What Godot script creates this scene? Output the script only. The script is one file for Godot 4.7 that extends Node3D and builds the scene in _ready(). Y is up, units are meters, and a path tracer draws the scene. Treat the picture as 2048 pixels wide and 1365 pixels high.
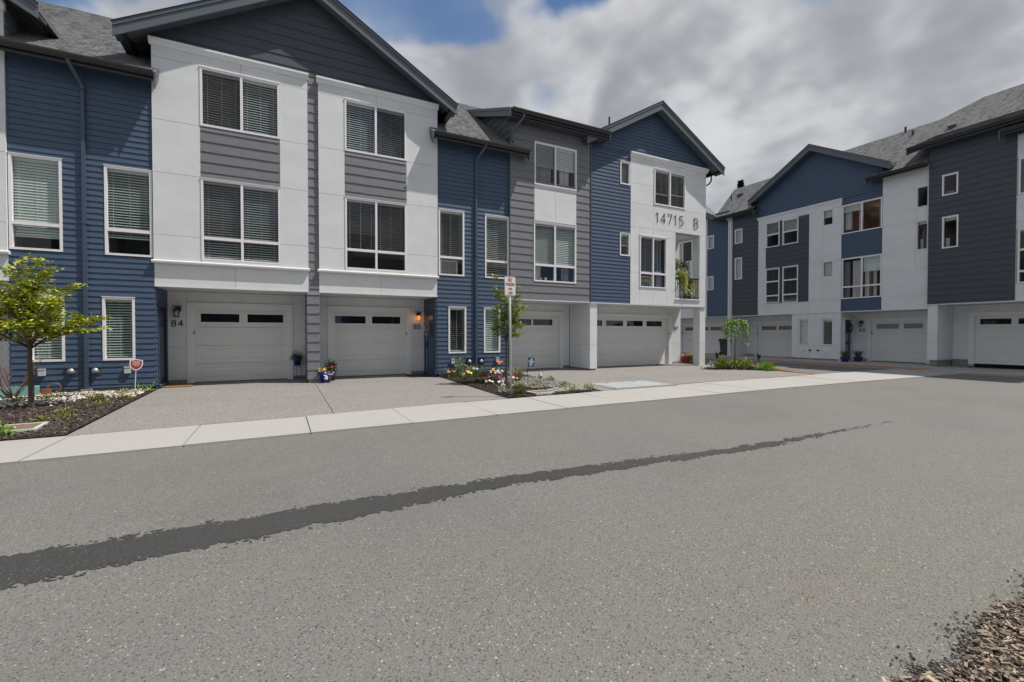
extends Node3D

var M := {}
var rng := RandomNumberGenerator.new()
var U: Node3D
var O := Vector3.ZERO
var counts := {}
var unit_boxes := {}
var unit_boards := {}
var FB := Transform3D(Basis(), Vector3(0, 0, -14.6))                      # facade frame of the long row: x along it, z out of it
var FA := Transform3D(Basis(Vector3.UP, -PI / 2), Vector3(26.1, 0, 0))    # facade frame of the row across the alley


func _ready() -> void:
	rng.seed = 20240511
	camera_sky_sun()
	materials()
	ground()
	house_b3()
	house_b4()
	house_b5()
	house_b6()
	house_b7()
	house_a_far()
	house_a3()
	house_a2()
	houses_opposite()
	street_things()
	gardens()
	trees()


# ---------------------------------------------------------------- camera, sky, sun
func camera_sky_sun() -> void:
	var cam := Camera3D.new()
	cam.name = "camera"
	add_child(cam)
	cam.position = Vector3(0, 1.55, 0)
	cam.rotation_order = EULER_ORDER_YXZ
	cam.rotation = Vector3(-atan(14.5 / 910.0), deg_to_rad(-27.0), 0)
	cam.fov = rad_to_deg(2.0 * atan(682.5 / 910.0))
	cam.near = 0.05
	cam.far = 2000.0
	cam.current = true
	var env := Environment.new()
	env.background_mode = Environment.BG_SKY
	env.tonemap_mode = Environment.TONE_MAPPER_LINEAR
	env.tonemap_exposure = 1.0
	env.background_energy_multiplier = 1.0
	env.sdfgi_enabled = true
	env.ssao_enabled = true
	env.ssil_enabled = true
	var pan := PanoramaSkyMaterial.new()
	pan.panorama = sky_texture()
	pan.energy_multiplier = 1.0
	var sky := Sky.new()
	sky.sky_material = pan
	env.sky = sky
	var we := WorldEnvironment.new()
	we.name = "environment"
	we.environment = env
	add_child(we)
	var sun := DirectionalLight3D.new()
	sun.name = "sun"
	add_child(sun)
	sun.look_at_from_position(Vector3.ZERO, Vector3(-0.49, -1.0, -0.24))
	sun.light_energy = 1.6
	sun.light_color = Color(1.0, 0.972, 0.935)
	sun.light_angular_distance = 0.6
	sun.shadow_enabled = true


func hump(a: float, b: float, sa: float, sb: float) -> float:
	return exp(-(a * a / (sa * sa) + b * b / (sb * sb)))


var sky_big: FastNoiseLite
var sky_warp: FastNoiseLite
var sky_soft: FastNoiseLite


func sky_noise(sd: int, freq: float, oct: int, gain: float) -> FastNoiseLite:
	var n := FastNoiseLite.new()
	n.seed = sd
	n.noise_type = FastNoiseLite.TYPE_SIMPLEX_SMOOTH
	n.frequency = freq
	n.fractal_type = FastNoiseLite.FRACTAL_FBM
	n.fractal_octaves = oct
	n.fractal_gain = gain
	return n


# the air and the clouds in a direction given by azimuth and height above the horizon
func sky_color(az: float, el: float) -> Color:
	var sy := sin(el)
	if sy <= 0.0:
		return Color(0.20, 0.20, 0.19)
	var cy := cos(el)
	var k := 1.0 / (sy + 0.30)
	var px := sin(az) * cy * k
	var pz := -cos(az) * cy * k
	var n := sky_big.get_noise_2d(px, pz)
	var puff := 1.0 - absf(sky_warp.get_noise_2d(px * 1.6 + 9.0, pz * 1.6)) * 2.4
	var n2 := sky_big.get_noise_2d(px + 0.10, pz + 0.05)
	var puff2 := 1.0 - absf(sky_warp.get_noise_2d(px * 1.6 + 9.06, pz * 1.6 + 0.03)) * 2.4
	var s := sky_soft.get_noise_2d(px * 0.7 + pz * 0.45, pz * 1.3 - px * 0.9)
	var ca := rad_to_deg(wrapf(az - deg_to_rad(27.0), -PI, PI))
	var ce := rad_to_deg(el)
	var bias := 0.34
	bias -= 0.62 * hump(ca + 9.0, ce - 34.0, 7.0, 3.6)
	bias -= 0.26 * hump(ca + 27.0, ce - 34.0, 13.0, 5.0)
	bias -= 0.5 * hump(ca - 8.0, ce - 36.8, 5.0, 2.0)
	bias -= 0.70 * hump(ca - 33.5, ce - 31.6, 4.0, 2.6)
	bias -= 0.5 * hump(ca - 49.0, ce - 25.5, 4.0, 3.6)
	bias -= 0.26 * hump(ca - 4.5, ce - 27.0, 2.6, 1.8)
	bias -= 0.22 * hump(ca - 24.0, ce - 29.0, 3.0, 1.6)
	bias += 0.25 * hump(ca - 12.0, ce - 31.0, 9.0, 4.0)
	bias += 0.25 * hump(ca - 10.0, ce - 20.0, 34.0, 8.0)
	var fine := sky_big.get_noise_2d(px * 5.0 + 3.0, pz * 5.0)
	var dens := n * 0.70 + s * 0.26 + puff * 0.14 + fine * 0.34 + bias - 0.02
	var cover := smoothstep(-0.02, 0.30, dens)
	var veil := 0.70 * smoothstep(-0.5, 0.4, s + n * 0.6)
	veil *= 1.0 - 0.65 * hump(ca + 6.0, ce - 34.0, 8.0, 3.5)
	var thick := smoothstep(0.20, 0.75, dens)
	var blue := Color(0.075, 0.165, 0.36).lerp(Color(0.26, 0.40, 0.62), clampf(pow(1.0 - sy, 2.6), 0, 1))
	var lit := 0.54 + 0.5 * tanh(1.5 * (0.62 + 1.5 * (n2 - n) + 0.9 * (puff2 - puff) + 0.22 * (puff - 0.5) + 0.65 * s - 0.34 * thick - 0.35 * fine - 0.55))
	var cloud := Color(0.30, 0.315, 0.35).lerp(Color(0.68, 0.69, 0.715), lit)
	var low := smoothstep(24.0, 8.0, ce)
	cloud = cloud.lerp(Color(0.50, 0.52, 0.56), 0.45 * low)
	var c := blue.lerp(Color(0.56, 0.60, 0.68), veil)
	return c.lerp(cloud, cover)


func sky_texture() -> ImageTexture:
	sky_big = sky_noise(8, 0.85, 7, 0.48)
	sky_warp = sky_noise(5, 0.8, 5, 0.5)
	sky_soft = sky_noise(31, 0.85, 5, 0.48)
	var w := 2048
	var h := 1024
	var data := PackedFloat32Array()
	data.resize(w * h * 3)
	for j in h:
		var el := (0.5 - (j + 0.5) / h) * PI
		for i in w:
			var c := sky_color((i + 0.5) / w * TAU, el)
			var at := (j * w + i) * 3
			data[at] = c.r
			data[at + 1] = c.g
			data[at + 2] = c.b
	return ImageTexture.create_from_image(Image.create_from_data(w, h, false, Image.FORMAT_RGBF, data.to_byte_array()))


# ---------------------------------------------------------------- materials
func lin(r: float, g: float, b: float) -> Color:
	return Color(r, g, b).linear_to_srgb()


func mat(called: String, r: float, g: float, b: float, rough: float, metal := 0.0) -> StandardMaterial3D:
	var m := StandardMaterial3D.new()
	m.resource_name = called
	m.albedo_color = lin(r, g, b)
	m.roughness = rough
	m.metallic = metal
	M[called] = m
	return m


func tri(m: StandardMaterial3D, s: Vector3) -> void:
	m.uv1_triplanar = true
	m.uv1_world_triplanar = true
	m.uv1_triplanar_sharpness = 6.0
	m.uv1_scale = s


func noise_tex(sd: int, freq: float, oct: int, lo: float, hi: float, normal := false, strength := 1.0) -> NoiseTexture2D:
	var f := FastNoiseLite.new()
	f.seed = sd
	f.noise_type = FastNoiseLite.TYPE_SIMPLEX_SMOOTH
	f.frequency = freq
	f.fractal_octaves = oct
	var t := NoiseTexture2D.new()
	t.noise = f
	t.seamless = true
	t.width = 512
	t.height = 512
	if normal:
		t.as_normal_map = true
		t.bump_strength = strength
	else:
		var gr := Gradient.new()
		gr.set_color(0, Color(lo, lo, lo))
		gr.set_color(1, Color(hi, hi, hi))
		t.color_ramp = gr
	return t


# a speckled stone texture: kinds is a list of [count, least radius, largest radius, least tone, largest tone, warmth spread]
func stone_tex(sd: int, size: int, base: Color, grain: float, kinds: Array) -> ImageTexture:
	var r := RandomNumberGenerator.new()
	r.seed = sd
	var tone := PackedFloat32Array()
	var warm := PackedFloat32Array()
	tone.resize(size * size)
	warm.resize(size * size)
	for i in size * size:
		tone[i] = 1.0 + grain * (r.randf() + r.randf() - 1.0)
	for k in kinds:
		for n in int(k[0]):
			var cx := r.randi() % size
			var cy := r.randi() % size
			var ra: float = lerpf(k[1], k[2], pow(r.randf(), 2.0))
			var rb := ra * r.randf_range(0.6, 1.0)
			var t: float = lerpf(k[3], k[4], r.randf())
			var wm: float = k[5] * (r.randf() * 2.0 - 0.7)
			var e := int(ceil(ra))
			for dy in range(-e, e + 1):
				for dx in range(-e, e + 1):
					var q := (dx * dx) / (ra * ra) + (dy * dy) / (rb * rb)
					if q <= 1.0:
						var at := ((cy + dy + size) % size) * size + (cx + dx + size) % size
						tone[at] = t * (1.0 - 0.25 * q)
						warm[at] = wm
	var bytes := PackedByteArray()
	bytes.resize(size * size * 3)
	for i in size * size:
		var t := tone[i]
		var wv := warm[i]
		bytes[i * 3] = int(255.0 * clampf(pow(maxf(base.r * t * (1.0 + wv), 0.0), 0.4545), 0, 1))
		bytes[i * 3 + 1] = int(255.0 * clampf(pow(maxf(base.g * t, 0.0), 0.4545), 0, 1))
		bytes[i * 3 + 2] = int(255.0 * clampf(pow(maxf(base.b * t * (1.0 - wv), 0.0), 0.4545), 0, 1))
	return ImageTexture.create_from_image(Image.create_from_data(size, size, false, Image.FORMAT_RGB8, bytes))


func shingle_tex() -> ImageTexture:
	var size := 512
	var r := RandomNumberGenerator.new()
	r.seed = 77
	var im := Image.create(size, size, false, Image.FORMAT_RGB8)
	var rows := 14
	for row in rows:
		var y0 := int(float(row) * size / rows)
		var y1 := int(float(row + 1) * size / rows)
		var x := 0
		while x < size:
			var wd := 14 + r.randi() % 34
			var t := r.randf_range(0.62, 1.25)
			if r.randf() < 0.25:
				t *= 0.75
			for yy in range(y0, y1):
				for xx in range(x, mini(x + wd, size)):
					var v := clampf(t * (1.0 + 0.35 * (r.randf() - 0.5)), 0.0, 2.0)
					im.set_pixel(xx, yy, Color(0.150 * v, 0.158 * v, 0.165 * v).linear_to_srgb())
			x += wd
	return ImageTexture.create_from_image(im)


func materials() -> void:
	var grain := noise_tex(3, 0.02, 4, 0.0, 1.0, true, 2.0)
	var soft := noise_tex(5, 0.012, 5, 0.90, 1.06)
	var m: StandardMaterial3D
	for it in [["blue_siding", 0.056, 0.094, 0.162], ["grey_siding", 0.185, 0.193, 0.215], ["charcoal_siding", 0.055, 0.070, 0.090]]:
		m = mat(it[0], it[1], it[2], it[3], 0.55)
		m.albedo_texture = soft
		m.normal_enabled = true
		m.normal_texture = grain
		m.normal_scale = 0.35
		tri(m, Vector3(0.35, 3.5, 0.35))
	m = mat("white_panel", 0.735, 0.765, 0.785, 0.6)
	m.albedo_texture = noise_tex(9, 0.006, 5, 0.955, 1.0)
	tri(m, Vector3(0.3, 0.3, 0.3))
	m = mat("white_trim", 0.78, 0.80, 0.81, 0.45)
	m = mat("joint", 0.42, 0.42, 0.41, 0.8)
	m = mat("garage_white", 0.74, 0.75, 0.74, 0.45)
	m = mat("vinyl", 0.84, 0.82, 0.85, 0.35)
	m = mat("fascia", 0.105, 0.125, 0.155, 0.5)
	m = mat("gutter", 0.030, 0.030, 0.031, 0.4)
	m = mat("blue_metal", 0.055, 0.082, 0.13, 0.4)
	m = mat("soffit", 0.30, 0.32, 0.34, 0.7)
	m = mat("soffit_dark", 0.05, 0.055, 0.065, 0.7)
	m = mat("navy_door", 0.010, 0.018, 0.055, 0.35)
	m = mat("blue_door", 0.012, 0.050, 0.155, 0.35)
	m = mat("teal_door", 0.008, 0.075, 0.150, 0.35)
	m = mat("door_trim", 0.035, 0.050, 0.075, 0.5)
	m = mat("black", 0.012, 0.012, 0.012, 0.4)
	m = mat("metal_grey", 0.32, 0.33, 0.34, 0.45, 0.6)
	m = mat("box_grey", 0.55, 0.55, 0.54, 0.5)
	m = mat("blind", 0.70, 0.78, 0.77, 0.5)
	m = mat("blind_glass_tint", 0.62, 0.74, 0.69, 0.6)  # green tint of light through the window glass, put into the slat colour
	m = mat("curtain", 0.55, 0.56, 0.55, 0.9)
	m = mat("curtain_grey", 0.22, 0.22, 0.25, 0.9)
	m = mat("room", 0.16, 0.17, 0.16, 0.9)
	m = mat("garage_room", 0.05, 0.05, 0.05, 0.9)
	m = mat("terracotta", 0.36, 0.13, 0.07, 0.8)
	m = mat("pale_pot", 0.45, 0.50, 0.38, 0.6)
	m = mat("cobalt_pot", 0.035, 0.025, 0.24, 0.2)
	m = mat("teal_planter", 0.20, 0.43, 0.42, 0.6)
	m = mat("copper", 0.62, 0.26, 0.14, 0.35, 0.8)
	m = mat("twig", 0.20, 0.105, 0.075, 0.9)
	m = mat("bark", 0.16, 0.125, 0.085, 0.9)
	m.albedo_texture = noise_tex(13, 0.03, 4, 0.55, 1.15)
	tri(m, Vector3(6, 2.2, 6))
	m = mat("orange_paint", 0.52, 0.23, 0.10, 0.75)
	m = mat("sign_white", 0.78, 0.78, 0.78, 0.4)
	m = mat("sign_red", 0.36, 0.03, 0.03, 0.4)
	m = mat("sign_blue", 0.012, 0.065, 0.155, 0.4)
	m = mat("galvanised", 0.42, 0.44, 0.46, 0.5, 0.3)
	m = mat("vault_plate", 0.40, 0.43, 0.45, 0.6)
	m.albedo_texture = noise_tex(21, 0.03, 4, 0.8, 1.1)
	tri(m, Vector3(0.8, 0.8, 0.8))
	m = mat("box_lid", 0.20, 0.135, 0.09, 0.85)
	m.albedo_texture = noise_tex(23, 0.02, 4, 0.8, 1.15)
	tri(m, Vector3(1, 1, 1))
	m = mat("mat_fibre", 0.26, 0.15, 0.06, 0.95)
	m = mat("mat_dark", 0.035, 0.03, 0.028, 0.95)
	m = mat("bin_grey", 0.030, 0.033, 0.034, 0.5)
	m = mat("bin_lid", 0.018, 0.022, 0.06, 0.45)
	m = mat("wood_step", 0.22, 0.13, 0.06, 0.8)
	m = mat("foundation", 0.30, 0.29, 0.26, 0.9)
	m.albedo_texture = noise_tex(25, 0.03, 5, 0.75, 1.1)
	tri(m, Vector3(0.7, 0.7, 0.7))
	m = mat("glass", 0.02, 0.03, 0.03, 0.0)
	m.albedo_color.a = 0.10
	m.metallic_specular = 0.65
	m.transparency = BaseMaterial3D.TRANSPARENCY_ALPHA
	m = mat("dark_glass", 0.010, 0.012, 0.012, 0.03)
	m.metallic_specular = 0.6
	m = mat("frosted", 0.30, 0.32, 0.34, 0.35)
	m.albedo_texture = noise_tex(27, 0.06, 3, 0.55, 1.25)
	tri(m, Vector3(1.2, 1.2, 1.2))
	m = mat("screen", 0.03, 0.03, 0.035, 0.8)
	m.albedo_color.a = 0.30
	m.transparency = BaseMaterial3D.TRANSPARENCY_ALPHA
	m = mat("lamp_glass", 0.45, 0.44, 0.42, 0.5)
	m = mat("lamp_lit", 0.9, 0.55, 0.25, 0.5)
	m.emission_enabled = true
	m.emission = Color(1.0, 0.62, 0.25)
	m.emission_energy_multiplier = 0.9
	for it in [["leaf", 0.35], ["petal", 0.2]]:
		m = mat(it[0], 1, 1, 1, 0.55)
		m.vertex_color_use_as_albedo = true
		m.backlight_enabled = true
		m.backlight = Color(it[1], it[1], it[1] * 0.6)
	m = mat("chips", 1, 1, 1, 0.9)
	m.vertex_color_use_as_albedo = true
	m = mat("picture", 0.5, 0.5, 0.5, 0.6)
	m.albedo_texture = noise_tex(41, 0.03, 3, 0.1, 1.2)
	tri(m, Vector3(2.5, 2.5, 2.5))
	m = mat("rainbow_print", 1, 1, 1, 0.6)
	m.vertex_color_use_as_albedo = true
	m = mat("soil", 0.045, 0.034, 0.028, 0.95)
	m.albedo_texture = noise_tex(43, 0.05, 5, 0.5, 1.3)
	tri(m, Vector3(1.3, 1.3, 1.3))
	m = mat("shingles", 1, 1, 1, 0.92)
	m.albedo_texture = shingle_tex()
	m = mat("asphalt", 1, 1, 1, 0.85)
	m.albedo_texture = stone_tex(51, 1024, Color(0.156, 0.153, 0.147), 0.40, [[60000, 0.8, 2.2, 0.55, 1.5, 0.05], [14000, 0.8, 2.0, 0.30, 0.6, 0.0], [4200, 0.8, 1.9, 1.9, 3.2, 0.06]])
	m.vertex_color_use_as_albedo = true
	tri(m, Vector3(0.31, 0.31, 0.31))
	m.normal_enabled = true
	m.normal_texture = noise_tex(53, 0.42, 2, 0, 1, true, 3.0)
	m.normal_scale = 0.45
	m = mat("wet_asphalt", 1, 1, 1, 0.45)
	m.albedo_texture = stone_tex(52, 1024, Color(0.040, 0.041, 0.041), 0.6, [[60000, 0.8, 2.2, 0.4, 1.9, 0.03], [9000, 0.8, 1.8, 2.2, 5.5, 0.04]])
	tri(m, Vector3(0.33, 0.33, 0.33))
	m = mat("aggregate", 1, 1, 1, 0.85)
	m.albedo_texture = stone_tex(55, 1024, Color(0.245, 0.238, 0.228), 0.25, [[42000, 1.5, 5.0, 0.45, 1.6, 0.09], [8000, 1.5, 3.8, 0.3, 0.55, 0.05], [2500, 1.5, 3.5, 1.6, 2.2, 0.03]])
	m.vertex_color_use_as_albedo = true
	tri(m, Vector3(0.40, 0.40, 0.40))
	m = mat("concrete", 1, 1, 1, 0.85)
	m.albedo_texture = stone_tex(57, 512, Color(0.365, 0.358, 0.345), 0.10, [[6000, 0.7, 1.6, 0.85, 1.12, 0.02], [500, 0.7, 1.5, 0.55, 0.8, 0.0]])
	m.vertex_color_use_as_albedo = true
	tri(m, Vector3(0.6, 0.6, 0.6))
	m = mat("gap", 0.05, 0.048, 0.045, 0.95)
	m = mat("earth", 0.12, 0.12, 0.08, 0.95)


# ---------------------------------------------------------------- mesh helpers
func S(smooth := false) -> SurfaceTool:
	var st := SurfaceTool.new()
	st.begin(Mesh.PRIMITIVE_TRIANGLES)
	st.set_smooth_group(0 if smooth else -1)
	return st


func fin(st: SurfaceTool, m: Material) -> ArrayMesh:
	st.generate_normals()
	st.set_material(m)
	return st.commit()


# four corners, counter-clockwise as seen from the front
func quad(st: SurfaceTool, a: Vector3, b: Vector3, c: Vector3, d: Vector3) -> void:
	for p in [a, c, b, a, d, c]:
		st.add_vertex(p)


func quad_uv(st: SurfaceTool, a: Vector3, b: Vector3, c: Vector3, d: Vector3, ua: Vector2, ub: Vector2, uc: Vector2, ud: Vector2) -> void:
	var ps := [a, c, b, a, d, c]
	var us := [ua, uc, ub, ua, ud, uc]
	for i in 6:
		st.set_uv(us[i])
		st.add_vertex(ps[i])


func tria(st: SurfaceTool, a: Vector3, b: Vector3, c: Vector3) -> void:
	for p in [a, c, b]:
		st.add_vertex(p)


func bx(st: SurfaceTool, a: Vector3, b: Vector3, t := Transform3D()) -> void:
	var p := []
	for i in 8:
		p.append(t * Vector3(b.x if i & 1 else a.x, b.y if i & 2 else a.y, b.z if i & 4 else a.z))
	for f in [[4, 5, 7, 6], [1, 0, 2, 3], [0, 4, 6, 2], [5, 1, 3, 7], [6, 7, 3, 2], [0, 1, 5, 4]]:
		quad(st, p[f[0]], p[f[1]], p[f[2]], p[f[3]])


# a polygon in the x-y plane (counter-clockwise) pulled from z0 to z1
func prism(st: SurfaceTool, pts: PackedVector2Array, z0: float, z1: float, t := Transform3D()) -> void:
	var idx := Geometry2D.triangulate_polygon(pts)
	var flip := Geometry2D.is_polygon_clockwise(pts)
	if flip:
		pts = pts.duplicate()
		pts.reverse()
		idx = Geometry2D.triangulate_polygon(pts)
	for i in range(0, idx.size(), 3):
		var a := pts[idx[i]]
		var b := pts[idx[i + 1]]
		var c := pts[idx[i + 2]]
		if (b - a).cross(c - a) < 0:
			var k := b
			b = c
			c = k
		tria(st, t * Vector3(a.x, a.y, z1), t * Vector3(b.x, b.y, z1), t * Vector3(c.x, c.y, z1))
		tria(st, t * Vector3(a.x, a.y, z0), t * Vector3(c.x, c.y, z0), t * Vector3(b.x, b.y, z0))
	for i in pts.size():
		var a := pts[i]
		var b := pts[(i + 1) % pts.size()]
		quad(st, t * Vector3(a.x, a.y, z1), t * Vector3(a.x, a.y, z0), t * Vector3(b.x, b.y, z0), t * Vector3(b.x, b.y, z1))


func tube(st: SurfaceTool, pts: Array, radii: Array, sides := 6) -> void:
	var rings := []
	for i in pts.size():
		var d: Vector3 = (pts[mini(i + 1, pts.size() - 1)] - pts[maxi(i - 1, 0)]).normalized()
		var x := d.cross(Vector3(0.31, 0.17, 0.93)).normalized()
		if x.length() < 0.5:
			x = d.cross(Vector3.RIGHT).normalized()
		var y := d.cross(x)
		var ring := []
		for s in sides:
			var a := TAU * s / sides
			ring.append(pts[i] + (x * cos(a) + y * sin(a)) * float(radii[i]))
		rings.append(ring)
	for i in pts.size() - 1:
		for s in sides:
			var n := (s + 1) % sides
			quad(st, rings[i][s], rings[i + 1][s], rings[i + 1][n], rings[i][n])
	var last: Array = rings[-1]
	for s in range(1, sides - 1):
		tria(st, last[0], last[s + 1], last[s])
		tria(st, rings[0][0], rings[0][s], rings[0][s + 1])


# profile of (radius, height) turned round the y axis
func lathe(st: SurfaceTool, prof: Array, sides := 20, at := Vector3.ZERO) -> void:
	for i in prof.size() - 1:
		for s in sides:
			var a := TAU * s / sides
			var b := TAU * (s + 1) / sides
			var p: Vector2 = prof[i]
			var q: Vector2 = prof[i + 1]
			quad(st, at + Vector3(cos(b) * p.x, p.y, sin(b) * p.x), at + Vector3(cos(a) * p.x, p.y, sin(a) * p.x), at + Vector3(cos(a) * q.x, q.y, sin(a) * q.x), at + Vector3(cos(b) * q.x, q.y, sin(b) * q.x))


# ---------------------------------------------------------------- node helpers
func put(parent: Node, n: Node3D, called: String) -> Node3D:
	var key := str(parent.get_instance_id()) + called
	var k: int = counts.get(key, 0)
	counts[key] = k + 1
	n.name = called if k == 0 else "%s_%03d" % [called, k]
	parent.add_child(n)
	return n


func obj(called: String, mesh: Mesh, parent: Node, at := Vector3.ZERO) -> MeshInstance3D:
	var mi := MeshInstance3D.new()
	mi.mesh = mesh
	mi.position = at
	put(parent, mi, called)
	return mi


func meta(n: Node, label: String, category: String, group := "") -> Node:
	n.set_meta("label", label)
	n.set_meta("category", category)
	if group:
		n.set_meta("group", group)
	return n


func thing(called: String, label: String, category: String, at := Vector3.ZERO, turn := 0.0, group := "") -> Node3D:
	var n := Node3D.new()
	n.position = at
	n.rotation.y = turn
	put(self, n, called)
	meta(n, label, category, group)
	return n


func structure(n: Node) -> Node:
	n.set_meta("kind", "structure")
	return n


func house(called: String, label: String, face: Transform3D, at: Vector3) -> void:
	U = Node3D.new()
	U.transform = face * Transform3D(Basis(), at)
	put(self, U, called)
	meta(U, label, "townhouse", "townhouses of the two rows")
	O = at


# a part of the house in hand, its mesh in the facade frame
func part(called: String, st: SurfaceTool, m: Material) -> MeshInstance3D:
	return obj(called, fin(st, m), U, -O)


# a plain box part in the facade frame; alike boxes share one mesh
func boxp(called: String, m: String, u0: float, u1: float, v0: float, v1: float, w0: float, w1: float, parent: Node = null) -> MeshInstance3D:
	if not unit_boxes.has(m):
		var st := S()
		bx(st, Vector3.ZERO, Vector3.ONE)
		unit_boxes[m] = fin(st, M[m])
	var mi := MeshInstance3D.new()
	mi.mesh = unit_boxes[m]
	mi.transform = Transform3D(Basis.from_scale(Vector3(u1 - u0, v1 - v0, w1 - w0)), Vector3(u0, v0, w0) - (O if parent == null else Vector3.ZERO))
	put(U if parent == null else parent, mi, called)
	return mi


# ---------------------------------------------------------------- siding, panels, walls
const LIP := 0.020


func board_mesh(m: String) -> Mesh:
	if not unit_boards.has(m):
		var st := S()
		quad(st, Vector3(0, 0, LIP), Vector3(1, 0, LIP), Vector3(1, 1, 0.002), Vector3(0, 1, 0.002))
		quad(st, Vector3(0, 0, 0), Vector3(1, 0, 0), Vector3(1, 0, LIP), Vector3(0, 0, LIP))
		quad(st, Vector3(0, 0, 0), Vector3(0, 0, LIP), Vector3(0, 1, 0.002), Vector3(0, 1, 0))
		quad(st, Vector3(1, 0, LIP), Vector3(1, 0, 0), Vector3(1, 1, 0), Vector3(1, 1, 0.002))
		unit_boards[m] = fin(st, M[m])
	return unit_boards[m]


func board(m: String, u0: float, u1: float, v0: float, v1: float, x: Transform3D) -> void:
	if u1 - u0 < 0.015 or v1 - v0 < 0.008:
		return
	var mi := MeshInstance3D.new()
	mi.mesh = board_mesh(m)
	mi.transform = Transform3D(Basis(), -O) * x * Transform3D(Basis.from_scale(Vector3(u1 - u0, v1 - v0, 1)), Vector3(u0, v0, 0))
	put(U, mi, "siding_board")


# lap siding; x carries the wall's own axes (along, up, out) into the facade frame; holes are Rect2 in wall axes
func lap(m: String, u0: float, u1: float, v0: float, v1: float, x: Transform3D, expo: float, phase: float, holes := []) -> void:
	var k0 := int(floor((v0 - phase) / expo))
	var k1 := int(ceil((v1 - phase) / expo))
	for k in range(k0, k1):
		var a := maxf(phase + k * expo, v0)
		var b := minf(phase + (k + 1) * expo, v1)
		if b - a < 0.012:
			continue
		var hits := []
		for h: Rect2 in holes:
			if h.end.y > a + 0.004 and h.position.y < b - 0.004:
				hits.append(h)
		hits.sort_custom(func(p: Rect2, q: Rect2) -> bool: return p.position.x < q.position.x)
		var at := u0
		for h: Rect2 in hits:
			board(m, at, h.position.x, a, b, x)
			if b > h.end.y + 0.012:
				board(m, maxf(h.position.x, u0), minf(h.end.x, u1), h.end.y, b, x)
			if h.position.y > a + 0.012:
				board(m, maxf(h.position.x, u0), minf(h.end.x, u1), a, h.position.y, x)
			at = h.end.x
		board(m, at, u1, a, b, x)


# lap siding between two slanting ends, left(v) and right(v)
func lap_cut(m: String, v0: float, v1: float, x: Transform3D, expo: float, phase: float, left: Callable, right: Callable) -> void:
	var k0 := int(floor((v0 - phase) / expo))
	var k1 := int(ceil((v1 - phase) / expo))
	for k in range(k0, k1):
		var a := maxf(phase + k * expo, v0)
		var b := minf(phase + (k + 1) * expo, v1)
		var la: float = left.call(a)
		var ra: float = right.call(a)
		var lb: float = left.call(b)
		var rb: float = right.call(b)
		if b - a < 0.012 or ra - la < 0.03:
			continue
		if rb < lb:
			lb = (lb + rb) / 2
			rb = lb
		var st := S()
		quad(st, x * Vector3(la, a, LIP), x * Vector3(ra, a, LIP), x * Vector3(rb, b, 0.002), x * Vector3(lb, b, 0.002))
		quad(st, x * Vector3(la, a, 0), x * Vector3(ra, a, 0), x * Vector3(ra, a, LIP), x * Vector3(la, a, LIP))
		quad(st, x * Vector3(la, a, 0), x * Vector3(la, a, LIP), x * Vector3(lb, b, 0.002), x * Vector3(lb, b, 0))
		quad(st, x * Vector3(ra, a, LIP), x * Vector3(ra, a, 0), x * Vector3(rb, b, 0), x * Vector3(rb, b, 0.002))
		part("siding_board", st, M[m])


func at_w(w: float) -> Transform3D:
	return Transform3D(Basis(), Vector3(0, 0, w))


# a wall in the plane u = u0, looking towards +u (side 1) or -u (side -1); its own x runs along the wall
func side(u0: float, dir: int) -> Transform3D:
	return Transform3D(Basis(Vector3(0, 0, -dir), Vector3.UP, Vector3(dir, 0, 0)), Vector3(u0, 0, 0))


func wall_cells(st: SurfaceTool, u0: float, u1: float, v0: float, v1: float, w0: float, w1: float, holes: Array) -> void:
	var us := [u0, u1]
	var vs := [v0, v1]
	for h: Rect2 in holes:
		us.append_array([h.position.x, h.end.x])
		vs.append_array([h.position.y, h.end.y])
	us.sort()
	vs.sort()
	for i in us.size() - 1:
		for j in vs.size() - 1:
			var c := Vector2((us[i] + us[i + 1]) / 2, (vs[j] + vs[j + 1]) / 2)
			if us[i + 1] - us[i] < 0.001 or vs[j + 1] - vs[j] < 0.001 or c.x < u0 or c.x > u1 or c.y < v0 or c.y > v1:
				continue
			var cut := false
			for h: Rect2 in holes:
				cut = cut or h.has_point(c)
			if not cut:
				bx(st, Vector3(us[i], vs[j], w0), Vector3(us[i + 1], vs[j + 1], w1))


func wall(m: String, u0: float, u1: float, v0: float, v1: float, w: float, holes := [], thick := 0.14) -> void:
	var st := S()
	wall_cells(st, u0, u1, v0, v1, w - thick, w, holes)
	part("wall", st, M[m])


# a cement panel 9 mm thick, a little smaller than its bay so that the joint shows
func panel(u0: float, u1: float, v0: float, v1: float, w: float, m := "white_panel") -> void:
	boxp("panel", m, u0 + 0.005, u1 - 0.005, v0 + 0.005, v1 - 0.005, w - 0.003, w + 0.009)


func R(u0: float, u1: float, v0: float, v1: float) -> Rect2:
	return Rect2(u0, v0, u1 - u0, v1 - v0)


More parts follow.
